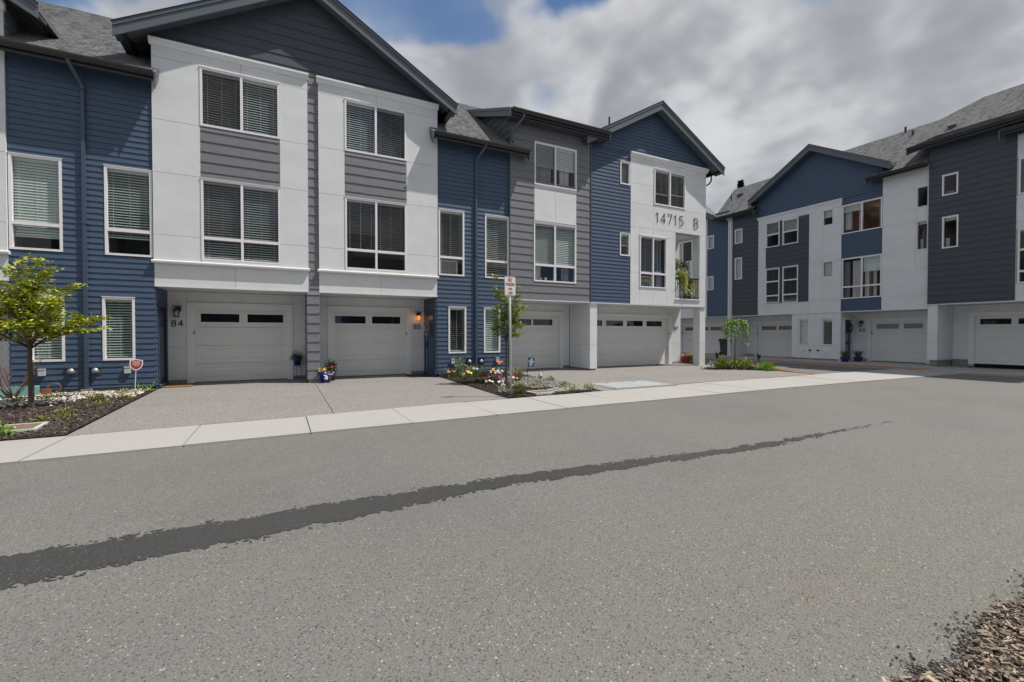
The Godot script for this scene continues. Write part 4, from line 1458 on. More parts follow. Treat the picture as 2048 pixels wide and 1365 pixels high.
func house_a3() -> void:
	house("townhouse", "townhouse numbered A3 with a wide blue gable over four grey-set windows", FA, Vector3(-14.0, 0.1, 0))
	# ground floor
	var g1 := R(-15.55, -15.0, 0.945, 2.35)
	var g2 := R(-14.31, -13.77, 0.94, 2.35)
	wall("joint", -15.925, -13.39, 0.20, 2.695, -0.015, [g1, g2])
	var us := [-15.93, -14.97, -14.33, -13.385]
	for i in 3:
		panel(us[i], us[i + 1], 0.21, 0.90, -0.015)
	panel(-15.93, -15.55, 0.90, 2.69, -0.015)
	panel(-15.0, -14.31, 0.90, 2.69, -0.015)
	panel(-13.77, -13.385, 0.90, 2.69, -0.015)
	panel(-15.55, -15.0, 2.36, 2.69, -0.015)
	panel(-14.31, -13.77, 2.36, 2.69, -0.015)
	window(-15.55, -15.0, 0.945, 2.35, -0.06, {"fw": 0.045, "blinds": [[-15.5, -15.05, 1.0, 1.2]]})
	window(-14.31, -13.77, 0.94, 2.35, -0.06, {"fw": 0.045, "blinds": [[-14.27, -13.81, 2.16, 1.2]]})
	for u in [-14.92, -14.50]:
		var st := S(true)
		lathe(st, [Vector2(0.0, 0.07), Vector2(0.05, 0.05), Vector2(0.065, 0.0), Vector2(0.05, -0.03), Vector2(0.0, -0.03)], 10, Vector3(u, 0.63, 0.0))
		part("vent_hood", st, M.black)
	for u in [-15.33, -14.05]:
		meter_box(u, 0.60, -0.01, "white_trim")
	boxp("foundation", "foundation", -15.92, -13.39, -0.05, 0.199, -0.3, -0.04)
	# upper white wall with the grey field
	var p := [R(-17.535, -16.695, 6.70, 8.18), R(-16.51, -15.61, 6.70, 8.15), R(-17.535, -16.675, 3.37, 5.435), R(-16.49, -15.60, 3.36, 5.435)]
	var field := R(-17.54, -15.03, 3.35, 8.16)
	var s1 := R(-14.325, -13.795, 7.34, 8.19)
	var s2 := R(-14.31, -13.775, 4.60, 5.43)
	wall("joint", -18.03, -13.395, 2.70, 8.5, -0.005, [field, s1, s2])
	wall("charcoal_siding", -17.54, -15.03, 3.35, 8.16, -0.012, p)
	lap("charcoal_siding", -17.535, -15.035, 3.355, 8.155, at_w(-0.008), 0.274, 4.11, p)
	for i in 4:
		var q: Rect2 = p[i]
		var bars := [7.445] if i < 2 else [4.65, 3.815]
		window(q.position.x, q.end.x, q.position.y, q.end.y, 0.006, {"bars": bars, "screens": [] if i == 1 else [0], "blinds": [[q.position.x + 0.05, q.end.x - 0.05, q.position.y + (0.75 if i < 2 else 0.1), 0.9 if i < 2 else 0.3]]})
	for y in [[2.70, 3.34], [3.34, 5.43], [5.43, 6.70], [6.70, 8.17]]:
		panel(-18.03, -17.545, y[0], y[1], -0.005)
	panel(-18.03, -15.93, 8.17, 8.46, -0.005)
	panel(-15.93, -13.39, 8.20, 8.46, -0.005)
	for y in [[3.34, 5.43], [5.43, 8.20]]:
		panel(-15.025, -14.33, y[0], y[1], -0.005)
	panel(-14.33, -13.39, 5.44, 7.335, -0.005)
	panel(-14.33, -13.39, 3.34, 4.595, -0.005)
	for y in [[4.60, 5.43], [7.34, 8.19]]:
		panel(-13.785, -13.39, y[0], y[1], -0.005)
	panel(-17.545, -15.025, 2.70, 3.34, -0.005)
	panel(-15.025, -13.39, 2.70, 3.34, -0.005)
	window(-14.325, -13.795, 7.34, 8.19, -0.02, {"fw": 0.04, "blinds": [[-14.27, -13.84, 7.75, 1.2]]})
	window(-14.31, -13.775, 4.60, 5.43, -0.02, {"fw": 0.04, "blinds": [[-14.26, -13.83, 4.65, 1.2]]})
	cornice(-18.08, -13.37, 8.45, 8.61, -0.005)
	# blue column with the two wide windows
	var b3 := R(-13.39, -11.615, 6.72, 8.20)
	var b2 := R(-13.38, -11.61, 3.36, 5.44)
	wall("blue_siding", -13.39, -11.60, 2.71, 8.60, -0.055, [b3, b2])
	lap("blue_siding", -13.38, -11.605, 2.72, 8.6, at_w(-0.05), 0.1456, 1.02, [b3, b2])
	window(-13.39, -11.615, 6.72, 8.20, -0.04, {"mull": [-12.49], "depth": 2.6, "blinds": [[-13.33, -12.53, 7.82, 1.2]], "curtains": [[-13.31, -13.02, 6.95, 8.1, "curtain"], [-12.72, -12.56, 6.75, 8.1, "curtain"], [-11.83, -11.66, 6.75, 8.1, "curtain_grey"]]})
	window(-13.38, -11.61, 3.36, 5.44, -0.04, {"mull": [-12.47], "bars": [3.97], "blinds": [[-12.43, -11.66, 4.65, 1.25]], "curtains": [[-13.32, -13.06, 3.4, 5.3, "curtain_grey"], [-12.95, -12.55, 3.4, 5.3, "curtain"], [-12.40, -12.22, 3.4, 5.3, "curtain"], [-12.02, -11.90, 3.4, 5.3, "curtain"]]})
	# white wall to the right
	var r3 := R(-10.265, -9.83, 7.33, 8.33)
	var r2 := R(-10.25, -9.83, 5.385, 6.71)
	wall("joint", -11.59, -9.78, 2.70, 9.35, -0.005, [r3, r2])
	var ys := [2.70, 3.34, 4.56, 5.38, 6.06, 6.72, 7.32, 8.21, 9.34]
	for i in 8:
		var full := i < 2 or i == 7
		panel(-11.59, -9.79 if full else -10.27, ys[i], ys[i + 1], -0.005)
	panel(-10.27, -9.79, 4.56, 5.38, -0.005)
	panel(-10.27, -9.79, 6.72, 7.32, -0.005)
	window(-10.265, -9.83, 7.33, 8.33, -0.01, {"fw": 0.035})
	window(-10.25, -9.83, 5.385, 6.71, -0.01, {"fw": 0.035, "blinds": [[-10.2, -9.87, 6.55, 1.2]], "curtains": [[-10.2, -10.08, 5.45, 5.9, "curtain"]]})
	boxp("drip_edge", "white_trim", -15.93, -9.78, 2.675, 2.70, -0.1, 0.03)
	# entry and garage
	recess(-13.39, -9.46, -12.79, -10.20, -12.655, -10.33, [[-12.41, -11.45], [-11.27, -10.50]], 2.335, 0.12, -1.35, 2.67, "frosted", 2.22)
	soffit_panels(-13.39, -9.46, 2.672, -1.36, -0.02, 3)
	lantern(-13.07, 1.92, -1.34, false)
	digits("A3", [-13.155, -13.005], 1.675, 0.155, 0.022, -1.345)
	keypad(-12.60, 1.58, -1.36)
	var x := side(-13.385, 1)
	var st := S()
	bx(st, Vector3(0.02, 0.1, -0.12), Vector3(1.35, 2.67, -0.05), x)
	part("entry_wall", st, M.white_panel)
	st = S()
	bx(st, Vector3(0.02, 0.1, -0.05), Vector3(0.32, 2.67, -0.004), x)
	bx(st, Vector3(1.29, 0.1, -0.05), Vector3(1.35, 2.67, -0.004), x)
	bx(st, Vector3(0.32, 2.36, -0.05), Vector3(1.29, 2.67, -0.004), x)
	part("entry_panel", st, M.white_panel)
	st = S()
	for q in [[0.30, 0.39, 0.15, 2.40], [1.22, 1.31, 0.15, 2.40], [0.39, 1.22, 2.29, 2.40]]:
		bx(st, Vector3(q[0], q[2], -0.02), Vector3(q[1], q[3], 0.022), x)
	part("door_frame", st, M.white_trim)
	st = S()
	bx(st, Vector3(0.39, 0.17, -0.045), Vector3(0.98, 2.29, -0.02), x)
	var door := part("front_door", st, M.teal_door)
	door.set_meta("label", "teal front door with two square white panes and a wreath")
	for q in [[1.19, 1.55], [0.62, 0.98]]:
		var e := S()
		bx(e, Vector3(0.43, q[0], -0.022), Vector3(0.72, q[1], -0.012), x)
		obj("pane", fin(e, M.frosted), door)
	var hnd := S()
	tube(hnd, [x * Vector3(0.90, 1.0, -0.02), x * Vector3(0.90, 1.0, 0.05), x * Vector3(0.90, 1.22, 0.05), x * Vector3(0.90, 1.24, -0.02)], [0.01, 0.01, 0.01, 0.01], 6)
	obj("door_handle", fin(hnd, M.black), door)
	st = S()
	bx(st, Vector3(0.98, 0.17, -0.045), Vector3(1.22, 2.29, -0.015), x)
	part("door_side_panel", st, M.box_grey)
	# roofs
	slope(-18.069, -11.2, -18.069, -11.2, -0.45, 9.83, -4.0, 12.4875)
	slope(-11.199, -9.766, -11.199, -9.766, 0.42, 9.17, -4.0, 12.4875)
	slope(-12.12, -11.2, -12.12, -11.2, 0.42, 9.17, 0.07, 9.43)
	slope(-18.069, -9.766, -18.069, -9.766, -9.0, 8.8, -4.001, 12.4875)
	gutter(-12.10, -9.768, 9.19, 0.42)
	eave_soffit(-12.10, -9.768, 9.17, 0.42, 0.36, 0.75)
	eave_end(-12.10, 9.17, 0.42, 0.36, 0.75)
	eave_end(-18.07, 9.17, 0.42, 0.36, 0.75)
	var c := -14.84
	for e in [-18.46, -11.13]:
		gable_half(c, 11.86, e, 0.59, 0.40, main_a)
	var l := func(v: float) -> float: return c - (11.64 - v) / 0.59
	var r := func(v: float) -> float: return c + (11.64 - v) / 0.59
	gable_wall("blue_siding", c, l, 8.59, 11.64, -0.03, 0.1456, 1.02, func(v: float) -> float: return maxf(l.call(v), -18.04), func(v: float) -> float: return minf(r.call(v), -11.59))
	for q in [[-11.68, 11.55, -3.1], [-12.26, 12.1, -3.75]]:
		st = S()
		tube(st, [Vector3(q[0], q[1] - 0.2, q[2]), Vector3(q[0], q[1] + 0.5, q[2])], [0.05, 0.05], 8)
		part("vent_pipe", st, M.gutter)
	boxp("back_wall", "charcoal_siding", -18.03, -9.78, 0.0, 9.0, -8.1, -8.0)


func house_a2() -> void:
	house("townhouse", "townhouse at the right edge with a tall charcoal wall and two small windows", FA, Vector3(-7.5, 0.1, 0))
	var g3 := R(-9.30, -8.77, 7.58, 8.48)
	var g2 := R(-9.28, -8.745, 5.285, 6.65)
	wall("charcoal_siding", -9.755, -7.03, 2.86, 10.0, 0.15, [g3, g2], 0.30)
	lap("charcoal_siding", -9.765, -7.03, 2.865, 10.0, at_w(0.154), 0.27, 4.87, [g3, g2])
	window(-9.30, -8.77, 7.58, 8.48, 0.165, {"curtains": [[-9.24, -8.95, 7.6, 7.8, "curtain_grey"]]})
	window(-9.28, -8.745, 5.285, 6.65, 0.165, {"blinds": [[-9.23, -8.79, 6.45, 1.2]], "curtains": [[-9.22, -9.08, 5.32, 5.75, "curtain"]]})
	# white wall on the right
	var w3 := R(-6.98, -5.1, 7.03, 8.45)
	var w2 := R(-6.97, -5.1, 3.54, 5.66)
	wall("joint", -7.03, -3.4, 2.86, 9.4, 0.135, [w3, w2], 0.28)
	boxp("corner_trim", "white_trim", -7.034, -7.02, 2.86, 9.4, 0.12, 0.152)
	for y in [[2.87, 3.53], [5.98, 7.02], [8.46, 9.39]]:
		panel(-7.02, -3.4, y[0], y[1], 0.135)
	panel(-7.02, -3.4, 5.67, 5.98, 0.135)
	for y in [[3.53, 5.67], [7.02, 8.46]]:
		panel(-5.09, -3.4, y[0], y[1], 0.135)
	window(-6.98, -5.1, 7.03, 8.45, 0.15, {"mull": [-6.05], "screens": [0], "blinds": [[-6.93, -6.1, 7.1, 0.9]]})
	window(-6.97, -5.1, 3.54, 5.66, 0.15, {"mull": [-6.05], "bars": [4.85, 4.01], "screens": [0], "blinds": [[-6.92, -6.1, 4.92, 0.6]], "curtains": [[-6.6, -6.4, 3.6, 4.8, "curtain_grey"]]})
	boxp("drip_edge", "white_trim", -9.765, -3.4, 2.835, 2.865, 0.0, 0.185)
	# pier, garage
	boxp("pier", "joint", -9.74, -9.41, 0.37, 2.83, -1.35, 0.138)
	for y in [[0.37, 1.15], [1.15, 2.828]]:
		panel(-9.75, -9.405, y[0], y[1], 0.14)
		boxp("panel", "white_panel", -9.412, -9.400, y[0] + 0.005, y[1] - 0.005, -1.34, 0.138)
		boxp("panel", "white_panel", -9.754, -9.742, y[0] + 0.005, y[1] - 0.005, -1.34, 0.138)
	boxp("pier_base", "foundation", -9.68, -9.43, 0.0, 0.369, -1.34, 0.09)
	recess(-9.40, -3.4, -8.85, -6.05, -8.69, -6.2, [[-8.51, -7.53], [-7.34, -6.36]], 2.49, 0.20, -1.35, 2.83, "dark_glass", 2.37)
	boxp("base_strip", "foundation", -9.40, -8.86, 0.05, 0.40, -1.34, -1.325)
	soffit_panels(-9.40, -3.4, 2.832, -1.36, 0.1, 3)
	keypad(-8.72, 1.70, -1.36)
	# roofs
	slope(-10.42, -3.2, -10.42, -3.2, 0.60, 9.97, -2.2, 11.12)
	gutter(-10.40, -3.2, 9.98, 0.60)
	eave_soffit(-10.40, -3.2, 9.93, 0.58, 0.45, 0.41)
	var st := S()
	var t := Transform3D(Basis(Vector3(0, 0, 1), Vector3.UP, Vector3(-1, 0, 0)), Vector3.ZERO)
	prism(st, PackedVector2Array([Vector2(0.62, 9.66), Vector2(0.62, 9.98), Vector2(-2.1, 11.09), Vector2(-2.0, 10.8)]), 10.40, 10.43, t)
	part("rake_board", st, M.fascia)
	st = S()
	prism(st, PackedVector2Array([Vector2(0.145, 9.0), Vector2(0.145, 10.0), Vector2(-2.1, 10.95), Vector2(-1.9, 10.8)]), 9.70, 9.755, t)
	part("dormer_side", st, M.charcoal_siding)
	slope(-9.765, -3.2, -9.765, -3.2, -0.45, 9.83, -4.0, 12.4875)
	slope(-10.9, -3.2, -9.6, -3.2, -4.0, 12.4875, -5.1, 13.31)
	slope(-9.765, -3.2, -9.6, -3.2, -10.0, 8.8, -5.101, 13.31)
	# small lower roof over the white wall
	slope(-7.40, -3.2, -7.40, -3.2, 0.62, 9.62, 0.16, 9.80)
	gutter(-7.38, -3.2, 9.62, 0.62)
	eave_end(-7.40, 9.62, 0.62, 0.40, 0.40)
	st = S()
	bx(st, Vector3(-0.16, 0.0, -0.22), Vector3(0.16, 0.16, 0.16), Transform3D(Basis(Vector3.RIGHT, -0.62), Vector3(-9.94, 11.40, -2.55)))
	part("roof_vent", st, M.metal_grey)
	boxp("back_wall", "charcoal_siding", -9.76, -3.4, 0.0, 9.0, -8.1, -8.0)
	boxp("end_wall", "charcoal_siding", -3.4, -3.2, 0.0, 9.8, -8.0, 0.0)


# ---------------------------------------------------------------- ground
func gy(z: float) -> float:
	return clampf(remap(z, -9.2, -16.0, 0.03, 0.115), 0.03, 0.12)


func along(pts: Array, x: float) -> float:
	for i in pts.size() - 1:
		if x <= pts[i + 1].x or i == pts.size() - 2:
			return lerpf(pts[i].y, pts[i + 1].y, (x - pts[i].x) / (pts[i + 1].x - pts[i].x))
	return 0.0


const WALK_FRONT := [Vector2(-14, -7.05), Vector2(-3, -7.48), Vector2(0.5, -7.63), Vector2(4, -7.75), Vector2(9, -7.84), Vector2(14, -7.92), Vector2(20, -7.78), Vector2(24, -7.7)]
const WALK_BACK := [Vector2(-14, -8.75), Vector2(-3, -9.0), Vector2(0.7, -9.22), Vector2(3.1, -9.48), Vector2(7.5, -9.62), Vector2(11.7, -9.93), Vector2(20.3, -10.0), Vector2(24, -10.0)]


func zf(x: float) -> float:
	return along(WALK_FRONT, x)


func zb(x: float) -> float:
	return along(WALK_BACK, x)


var tone_noise: FastNoiseLite


func tone(x: float, z: float, big: float, small: float) -> Color:
	var t := 1.0 + big * tone_noise.get_noise_2d(x * 6.0, z * 6.0) + small * tone_noise.get_noise_2d(x * 40.0 + 300.0, z * 40.0)
	var wv := 0.04 * tone_noise.get_noise_2d(x * 9.0 - 500.0, z * 9.0)
	return Color(t * (1.0 + wv), t, t * (1.0 - wv))


# a slab whose top follows yf(x, z) between z0(x) and z1(x), with sides going down
func slab(x0: float, x1: float, za: Callable, zc: Callable, yf: Callable, m: String, big: float, small: float, step := 0.3, depth := 0.06) -> Mesh:
	var st := S()
	var nx := maxi(1, int(ceil((x1 - x0) / step)))
	var nz := maxi(1, int(ceil(absf(zc.call((x0 + x1) / 2) - za.call((x0 + x1) / 2)) / step)))
	var g := []
	for i in nx + 1:
		var x := lerpf(x0, x1, float(i) / nx)
		var row := []
		for j in nz + 1:
			var z := lerpf(za.call(x), zc.call(x), float(j) / nz)
			row.append(Vector3(x, yf.call(x, z), z))
		g.append(row)
	for i in nx:
		for j in nz:
			var q := [g[i][j], g[i + 1][j], g[i + 1][j + 1], g[i][j + 1]]
			for k in [0, 2, 1, 0, 3, 2]:
				var p: Vector3 = q[k]
				st.set_color(tone(p.x, p.z, big, small))
				st.add_vertex(p)
	st.set_color(Color(1, 1, 1))
	var d := Vector3(0, -depth, 0)
	for i in nx:
		quad(st, g[i][0] + d, g[i + 1][0] + d, g[i + 1][0], g[i][0])
		quad(st, g[i + 1][nz] + d, g[i][nz] + d, g[i][nz], g[i + 1][nz])
	for j in nz:
		quad(st, g[0][j + 1] + d, g[0][j] + d, g[0][j], g[0][j + 1])
		quad(st, g[nx][j] + d, g[nx][j + 1] + d, g[nx][j + 1], g[nx][j])
	return fin(st, M[m])


func ground() -> void:
	tone_noise = FastNoiseLite.new()
	tone_noise.seed = 99
	tone_noise.noise_type = FastNoiseLite.TYPE_SIMPLEX_SMOOTH
	tone_noise.frequency = 0.05
	tone_noise.fractal_octaves = 4
	var st := S()
	quad(st, Vector3(-500, -0.06, 500), Vector3(500, -0.06, 500), Vector3(500, -0.06, -500), Vector3(-500, -0.06, -500))
	structure(obj("ground", fin(st, M.earth), self))
	# road
	st = S()
	var xs := [-80.0, -40.0, -20.0]
	var x := -12.0
	while x < 24.1:
		xs.append(x)
		x += 0.3
	xs.append_array([30.0, 60.0, 90.0])
	var zs := [-70.0, -40.0, -24.0]
	var z := -16.0
	while z < 1.0:
		zs.append(z)
		z += 0.3
	zs.append_array([4.0, 10.0])
	for i in xs.size() - 1:
		for j in zs.size() - 1:
			for k in [[0, 1], [1, 0], [1, 1], [0, 1], [0, 0], [1, 0]]:
				var p := Vector3(xs[i + k[0]], 0, zs[j + k[1]])
				var c := tone(p.x, p.z, 0.16, 0.07)
				var dust := smoothstep(-3.6, -1.0, p.z) * smoothstep(0.2, 3.0, p.x) * (0.75 + 0.5 * tone_noise.get_noise_2d(p.x * 30, p.z * 30))
				c = c.lerp(Color(c.r * 1.18, c.g * 1.05, c.b * 0.93), clampf(dust, 0, 1))
				st.set_color(c)
				st.add_vertex(p)
	structure(obj("road", fin(st, M.asphalt), self))
	# the wet streak down the middle of the lane
	var nz := FastNoiseLite.new()
	nz.seed = 12
	nz.frequency = 1.0
	nz.fractal_octaves = 4
	st = S()
	var cell := 0.015
	for i in int(13.5 / cell):
		x = -3.5 + i * cell
		var mid := along([Vector2(-3.5, -4.18), Vector2(-1.2, -4.13), Vector2(0.6, -4.23), Vector2(2.0, -4.27), Vector2(4.0, -4.16), Vector2(5.7, -4.02), Vector2(10.0, -4.12)], x) + 0.03 * nz.get_noise_1d(x * 1.4)
		var half := along([Vector2(-3.5, 0.34), Vector2(-1.2, 0.25), Vector2(0.5, 0.22), Vector2(2.0, 0.13), Vector2(4.0, 0.11), Vector2(6.0, 0.08), Vector2(8.4, 0.045), Vector2(10.0, 0.0)], x)
		for j in 66:
			z = mid + (j - 33) * cell
			var edge := half - absf(z - mid) + 0.09 * nz.get_noise_2d(x * 2.6, z * 7.0) + 0.085 * nz.get_noise_2d(x * 14.0 + 40.0, z * 22.0)
			edge -= 0.06 * smoothstep(5.5, 9.5, x) * (1.0 + 2.0 * nz.get_noise_2d(x * 5.0, z * 20.0 + 9.0))
			if edge > 0.0:
				quad(st, Vector3(x, 0.004, z + cell), Vector3(x + cell, 0.004, z + cell), Vector3(x + cell, 0.004, z), Vector3(x, 0.004, z))
	structure(obj("wet_streak", fin(st, M.wet_asphalt), self))
	# pavement slabs
	var walk := Node3D.new()
	put(self, walk, "sidewalk")
	structure(walk)
	st = S()
	for i in 76:
		var a := -14.0 + i * 0.5
		quad(st, Vector3(a, 0.008, zf(a) - 0.02), Vector3(a + 0.5, 0.008, zf(a + 0.5) - 0.02), Vector3(a + 0.5, 0.008, zb(a + 0.5)), Vector3(a, 0.008, zb(a)))
	obj("joint_bed", fin(st, M.gap), walk)
	var edge := 0.41 - 1.605 * 8
	while edge < 23.4:
		obj("slab", slab(edge + 0.007, edge + 1.598, zf, func(q: float) -> float: return zb(q) + 0.012, func(_x: float, q: float) -> float: return 0.03 + 0.003 * sin(edge * 9.0 + q), "concrete", 0.10, 0.08), walk)
		edge += 1.605
	# driveways of exposed aggregate
	var lay := [[-9.0, -5.58, "left_drive"], [-2.865, 0.9, ""], [0.9, 4.745, ""], [7.62, 10.9, ""], [10.9, 14.4, ""], [14.4, 17.72, ""]]
	var drive := Node3D.new()
	put(self, drive, "driveway")
	structure(drive)
	st = S()
	for q in [[-9.0, -5.58], [-2.86, 4.74], [7.63, 17.7]]:
		quad(st, Vector3(q[0], 0.012, zb(q[0])), Vector3(q[1], 0.012, zb(q[1])), Vector3(q[1], 0.06, -16.3), Vector3(q[0], 0.06, -16.3))
	obj("joint_bed", fin(st, M.gap), drive)
	for q in lay:
		var cuts := [-11.85, -14.35, -16.35]
		var top: Callable = func(v: float) -> float: return zb(v) - 0.006
		for c in cuts:
			var low: float = c
			obj("slab", slab(q[0] + 0.006, q[1] - 0.006, top, func(_v: float) -> float: return low + 0.006, func(_x: float, v: float) -> float: return gy(v), "aggregate", 0.12, 0.06), drive)
			top = func(_v: float) -> float: return low - 0.006
	# raised walk in front of the other row, and its kerb
	var wa := Node3D.new()
	put(self, wa, "walkway")
	structure(wa)
	var e := -30.0
	while e < 3.0:
		var z0 := e + 0.006
		var z1 := e + 1.6
		var front := e > -10.2
		var x0 := 23.32 if front else 23.75
		obj("slab", slab(x0, 27.6, func(_v: float) -> float: return z1, func(_v: float) -> float: return z0, func(_x: float, v: float) -> float: return 0.12 if v < -10.0 else (lerpf(0.12, 0.05, clampf((v + 10.0) / 1.2, 0, 1)) + 0.04 * clampf((v + 8.0) / 3.0, 0, 1)), "concrete", 0.10, 0.08, 0.4, 0.14), wa)
		e += 1.605
	# kerbs with worn orange paint
	var kerb := Node3D.new()
	put(self, kerb, "kerb")
	structure(kerb)
	var line := [Vector3(17.80, 0.05, -9.98), Vector3(17.81, 0.075, -10.7), Vector3(17.86, 0.12, -11.5), Vector3(18.10, 0.14, -12.3), Vector3(18.36, 0.14, -13.1), Vector3(18.42, 0.14, -15.0), Vector3(18.42, 0.14, -34.0)]
	for i in line.size() - 1:
		var p: Vector3 = line[i]
		var q: Vector3 = line[i + 1]
		var s := S()
		var d := (q - p).normalized()
		var n := Vector3(-d.z, 0, d.x).normalized() * 0.08
		var n0 := n
		var pb := Vector3(p.x, -0.02, p.z)
		var qb := Vector3(q.x, -0.02, q.z)
		quad(s, p - n0, p + n0, q + n0, q - n0)
		quad(s, p + n0, p - n0, q - n0, q + n0)
		quad(s, pb + n, p + n, q + n, qb + n)
		quad(s, pb - n, qb - n, q - n, p - n)
		quad(s, pb - n, p - n, p + n, pb + n)
		obj("kerb_stone", fin(s, M.orange_paint), kerb)
	st = S()
	bx(st, Vector3(23.745, 0.09, -24.0), Vector3(23.79, 0.123, -8.75))
	obj("kerb_paint", fin(st, M.orange_paint), kerb)


# scattered bits that nobody could count: one multimesh
func scatter(called: String, label: String, category: String, mesh: Mesh, n: int, sd: int, spot: Callable, size_lo: float, size_hi: float, cols: Array, flat: float) -> void:
	var r := RandomNumberGenerator.new()
	r.seed = sd
	var mm := MultiMesh.new()
	mm.transform_format = MultiMesh.TRANSFORM_3D
	mm.use_colors = true
	mm.mesh = mesh
	mm.instance_count = n
	for i in n:
		var p: Vector3 = spot.call(r)
		var s := lerpf(size_lo, size_hi, pow(r.randf(), 1.6))
		var b := Basis.from_euler(Vector3(r.randf_range(-flat, flat), r.randf() * TAU, r.randf_range(-flat, flat)))
		mm.set_instance_transform(i, Transform3D(b.scaled_local(Vector3(s, s * r.randf_range(0.6, 1.2), s * r.randf_range(0.6, 1.3))), p))
		var c: Color = cols[r.randi() % cols.size()]
		mm.set_instance_color(i, c * r.randf_range(0.6, 1.3))
	var o := MultiMeshInstance3D.new()
	o.multimesh = mm
	put(self, o, called)
	meta(o, label, category)
	o.set_meta("kind", "stuff")


func chip_mesh() -> Mesh:
	var st := S()
	bx(st, Vector3(-0.5, -0.08, -0.17), Vector3(0.5, 0.08, 0.17))
	return fin(st, M.chips)


func pebble_mesh() -> Mesh:
	var st := S(true)
	lathe(st, [Vector2(0.0, -0.3), Vector2(0.42, -0.18), Vector2(0.5, 0.05), Vector2(0.3, 0.28), Vector2(0.0, 0.34)], 6)
	return fin(st, M.chips)


func bed(called: String, corners: Array, lift: float) -> void:
	var pts := PackedVector2Array()
	for c: Vector2 in corners:
		pts.append(c)
	var idx := Geometry2D.triangulate_polygon(pts)
	var st := S()
	for i in range(0, idx.size(), 3):
		var t := []
		for k in 3:
			var c := pts[idx[i + k]]
			t.append(Vector3(c.x, gy(c.y) + lift, c.y))
		if (t[1] - t[0]).cross(t[2] - t[0]).y < 0:
			t = [t[0], t[2], t[1]]
		tria(st, t[0], t[1], t[2])
	structure(obj(called, fin(st, M.soil), self))


func in_poly(r: RandomNumberGenerator, pts: PackedVector2Array, lo: Vector2, hi: Vector2, lift: float) -> Vector3:
	for i in 40:
		var p := Vector2(r.randf_range(lo.x, hi.x), r.randf_range(lo.y, hi.y))
		if Geometry2D.is_point_in_polygon(p, pts):
			return Vector3(p.x, gy(p.y) + lift + r.randf_range(-0.004, 0.016), p.y)
	return Vector3(lo.x, -1, lo.y)


# ---------------------------------------------------------------- plants
func leaf(st: SurfaceTool, at: Vector3, dir: Vector3, up: Vector3, l: float, w: float, c: Color) -> void:
	var s := dir.cross(up).normalized() * w * 0.5
	var m := at + dir * l * 0.45 + up * l * 0.06
	var tip := at + dir * l - up * l * 0.12
	st.set_color(c)
	tria(st, at, m + s - up * w * 0.15, tip)
	st.set_color(c)
	tria(st, at, tip, m - s - up * w * 0.15)


func mixc(r: RandomNumberGenerator, cols: Array) -> Color:
	var c: Color = cols[r.randi() % cols.size()]
	return c * r.randf_range(0.7, 1.25)


func dome_dir(r: RandomNumberGenerator, low: float) -> Vector3:
	var a := r.randf() * TAU
	var e := asin(lerpf(low, 1.0, r.randf()))
	return Vector3(cos(a) * cos(e), sin(e), sin(a) * cos(e))


func mound_mesh(sd: int, rad: float, h: float, n: int, l: float, w: float, cols: Array, base := Vector3.ZERO) -> Mesh:
	var r := RandomNumberGenerator.new()
	r.seed = sd
	var st := S()
	for i in n:
		var d := dome_dir(r, 0.02)
		var k := pow(r.randf(), 0.45)
		var lump := 0.75 + 0.35 * sin(d.x * 9.0 + sd) * cos(d.z * 8.0 + sd * 2.0)
		var p := base + Vector3(d.x * rad, d.y * h, d.z * rad) * k * lump
		var o := (d + Vector3(r.randf() - 0.5, r.randf() - 0.3, r.randf() - 0.5) * 1.3).normalized()
		var up := (Vector3.UP * 1.2 + d + Vector3(r.randf() - 0.5, 0, r.randf() - 0.5)).normalized()
		up = (up - o * up.dot(o)).normalized()
		leaf(st, p, o, up, l * r.randf_range(0.6, 1.25), w * r.randf_range(0.7, 1.2), mixc(r, cols))
	return fin(st, M.leaf)


func blades_mesh(sd: int, rad: float, h: float, n: int, w: float, cols: Array, lean := 0.5) -> Mesh:
	var r := RandomNumberGenerator.new()
	r.seed = sd
	var st := S()
	for i in n:
		var a := r.randf() * TAU
		var out := Vector3(cos(a), 0, sin(a))
		var b := out * rad * 0.35 * r.randf()
		var hh := h * r.randf_range(0.5, 1.1)
		var sway := hh * lean * r.randf_range(0.3, 1.3)
		var s := out.cross(Vector3.UP) * w * 0.5
		var c := mixc(r, cols)
		var p1 := b + out * sway * 0.3 + Vector3.UP * hh * 0.6
		var p2 := b + out * sway + Vector3.UP * hh * r.randf_range(0.8, 1.0)
		st.set_color(c)
		quad(st, b - s, b + s, p1 + s * 0.8, p1 - s * 0.8)
		st.set_color(c)
		tria(st, p1 - s * 0.8, p1 + s * 0.8, p2)
	return fin(st, M.leaf)


